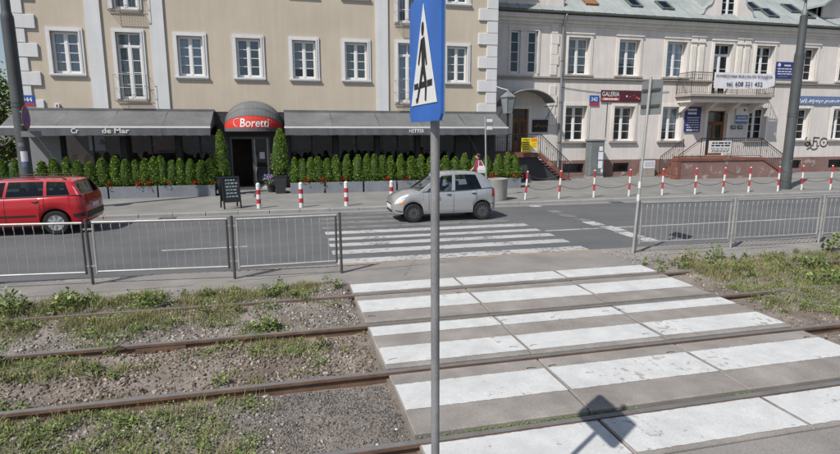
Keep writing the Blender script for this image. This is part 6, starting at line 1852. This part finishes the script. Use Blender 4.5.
def hand(j, b, col, pre, wrist, d, side, c_skin):
    """palm and five separate fingers beyond a wrist; d = pointing direction, side = across the palm"""
    d, s = Vector(d).normalized(), Vector(side).normalized(); w = Vector(wrist); dn = d.cross(s)
    p = w + d * .06; j[pre + 'palm'] = (*p, .024); b.append((pre + 'wrist', pre + 'palm')); col[(pre + 'wrist', pre + 'palm')] = c_skin
    for k, (o, ln) in enumerate(((-.028, .055), (-.010, .068), (.010, .064), (.028, .050))):
        k1 = p + d * .03 + s * o; k2 = k1 + d * ln * .55 + dn * .012; k3 = k2 + d * ln * .35 + dn * .03
        for q, (n_, v) in enumerate((('a', k1), ('b', k2), ('c', k3))): j['%sf%d%s' % (pre, k, n_)] = (*v, .0095)
        for e in ((pre + 'palm', '%sf%da' % (pre, k)), ('%sf%da' % (pre, k), '%sf%db' % (pre, k)), ('%sf%db' % (pre, k), '%sf%dc' % (pre, k))): b.append(e); col[e] = c_skin
    k1 = p - d * .01 - s * .035; k2 = k1 + d * .04 - s * .018
    j[pre + 'ta'] = (*k1, .011); j[pre + 'tb'] = (*k2, .009)
    for e in ((pre + 'palm', pre + 'ta'), (pre + 'ta', pre + 'tb')): b.append(e); col[e] = c_skin
def make_person(name, label, loc, rotz, J, mats, cmap, hair):
    """J: joint positions by name, facing -x; standard bone list"""
    rad = dict(pelvis=(.14, .15), waist=(.115, .14), chest=(.13, .165), neck0=.075, neck=.055, head=(.085, .095), crown=(.075, .08), chin=.045, nose=.016,
               lsh=.065, rsh=.065, lel=.045, rel=.045, lwrist=.030, rwrist=.030, lhip=.090, rhip=.090, lknee=.060, rknee=.060, lank=.042, rank=.042, ltoe=.034, rtoe=.034)
    j = {k: (*v, rad[k]) for k, v in J.items()}
    b = [('pelvis', 'waist'), ('waist', 'chest'), ('chest', 'neck0'), ('neck0', 'neck'), ('neck', 'head'), ('head', 'crown'), ('head', 'chin'), ('head', 'nose'),
         ('chest', 'lsh'), ('lsh', 'lel'), ('lel', 'lwrist'), ('chest', 'rsh'), ('rsh', 'rel'), ('rel', 'rwrist'),
         ('pelvis', 'lhip'), ('lhip', 'lknee'), ('lknee', 'lank'), ('lank', 'ltoe'), ('pelvis', 'rhip'), ('rhip', 'rknee'), ('rknee', 'rank'), ('rank', 'rtoe')]
    col = {e: cmap(e) for e in b}
    for pre, s in (('l', 1), ('r', -1)):
        w, e = Vector(J[pre + 'wrist']), Vector(J[pre + 'el'])
        hand(j, b, col, pre, w, w - e, (0, s, 0) if abs((w - e).normalized().y) < .8 else (0, 0, 1), 0)
    return figure(name, label, loc, rotz, j, b, mats, col, hair)
def cm_driver(e):
    if 'head' in e or 'neck' in e or 'crown' in e: return 0
    if e[0] in ('lel', 'rel'): return 0
    if 'knee' in ''.join(e) or 'hip' in ''.join(e): return 2
    if 'ank' in ''.join(e): return 3
    return 1
dx, dy = 1.93, -.34
Jd = dict(pelvis=(dx, dy, .56), waist=(dx + .07, dy, .72), chest=(dx + .10, dy, .90), neck0=(dx + .09, dy, 1.02), neck=(dx + .07, dy, 1.07), head=(dx + .03, dy, 1.19), crown=(dx + .045, dy, 1.25), chin=(dx - .02, dy, 1.125), nose=(dx - .085, dy, 1.18),
          lsh=(dx + .09, dy - .17, .97), rsh=(dx + .09, dy + .17, .97), lel=(dx - .10, dy - .22, .80), rel=(dx - .10, dy + .22, .80), lwrist=(dx - .33, dy - .16, .94), rwrist=(dx - .33, dy + .16, .94),
          lhip=(dx - .04, dy - .10, .55), rhip=(dx - .04, dy + .10, .55), lknee=(dx - .42, dy - .13, .60), rknee=(dx - .42, dy + .13, .60), lank=(dx - .62, dy - .12, .34), rank=(dx - .62, dy + .12, .34), ltoe=(dx - .74, dy - .12, .33), rtoe=(dx - .74, dy + .12, .33))
make_person('person', 'driver in a white top at the wheel of the silver car', (3.005, 16.52, Z_ROAD), 0, Jd, [M['skin'], M['shirt_white'], M['trousers'], M['trim_black']], cm_driver, (.015, 0))
def cm_walk(e):
    if 'head' in e or 'neck' in e or 'crown' in e: return 0
    if e[0] in ('lel', 'rel'): return 0
    if 'knee' in ''.join(e) or 'hip' in ''.join(e): return 2
    if 'ank' in ''.join(e): return 3
    return 1
Jw = dict(pelvis=(0, 0, .92), waist=(-.01, 0, 1.06), chest=(-.02, 0, 1.26), neck0=(-.02, 0, 1.40), neck=(-.03, 0, 1.45), head=(-.04, 0, 1.56), crown=(-.03, 0, 1.62), chin=(-.085, 0, 1.495), nose=(-.155, 0, 1.55),
          lsh=(-.01, -.18, 1.35), rsh=(-.01, .18, 1.35), lel=(.08, -.23, 1.10), rel=(-.10, .23, 1.10), lwrist=(-.06, -.22, .90), rwrist=(-.28, .20, .96),
          lhip=(0, -.10, .86), rhip=(0, .10, .86), lknee=(-.16, -.10, .48), rknee=(.06, .10, .47), lank=(-.22, -.10, .085), rank=(.24, .10, .13), ltoe=(-.36, -.10, .04), rtoe=(.13, .10, .05))
t = make_person('person', 'pedestrian in a maroon top walking behind the silver car', (7.90, 21.6, Z_PAVE), R(0), Jw, [M['skin'], M['shirt_maroon'], M['trousers'], M['trim_black']], cm_walk, (.02, 0))
bag = thing('shoulder_bag', 'white bag carried by the pedestrian in maroon', 'bag', (7.95, 21.33, 1.05))
MB().loft([[(7.78, 21.26, .98), (8.06, 21.26, .98), (8.06, 21.36, .98), (7.78, 21.36, .98)], [(7.76, 21.25, 1.12), (8.08, 21.25, 1.12), (8.08, 21.37, 1.12), (7.76, 21.37, 1.12)], [(7.80, 21.28, 1.27), (8.04, 21.28, 1.27), (8.04, 21.34, 1.27), (7.80, 21.34, 1.27)]], True, True).build('pouch', M['white'], bag)
MB().tube([(7.80, 21.31, 1.26), (7.84, 21.42, 1.48), (7.94, 21.44, 1.49), (8.03, 21.31, 1.26)], .012, 6).build('strap', M['white'], bag)
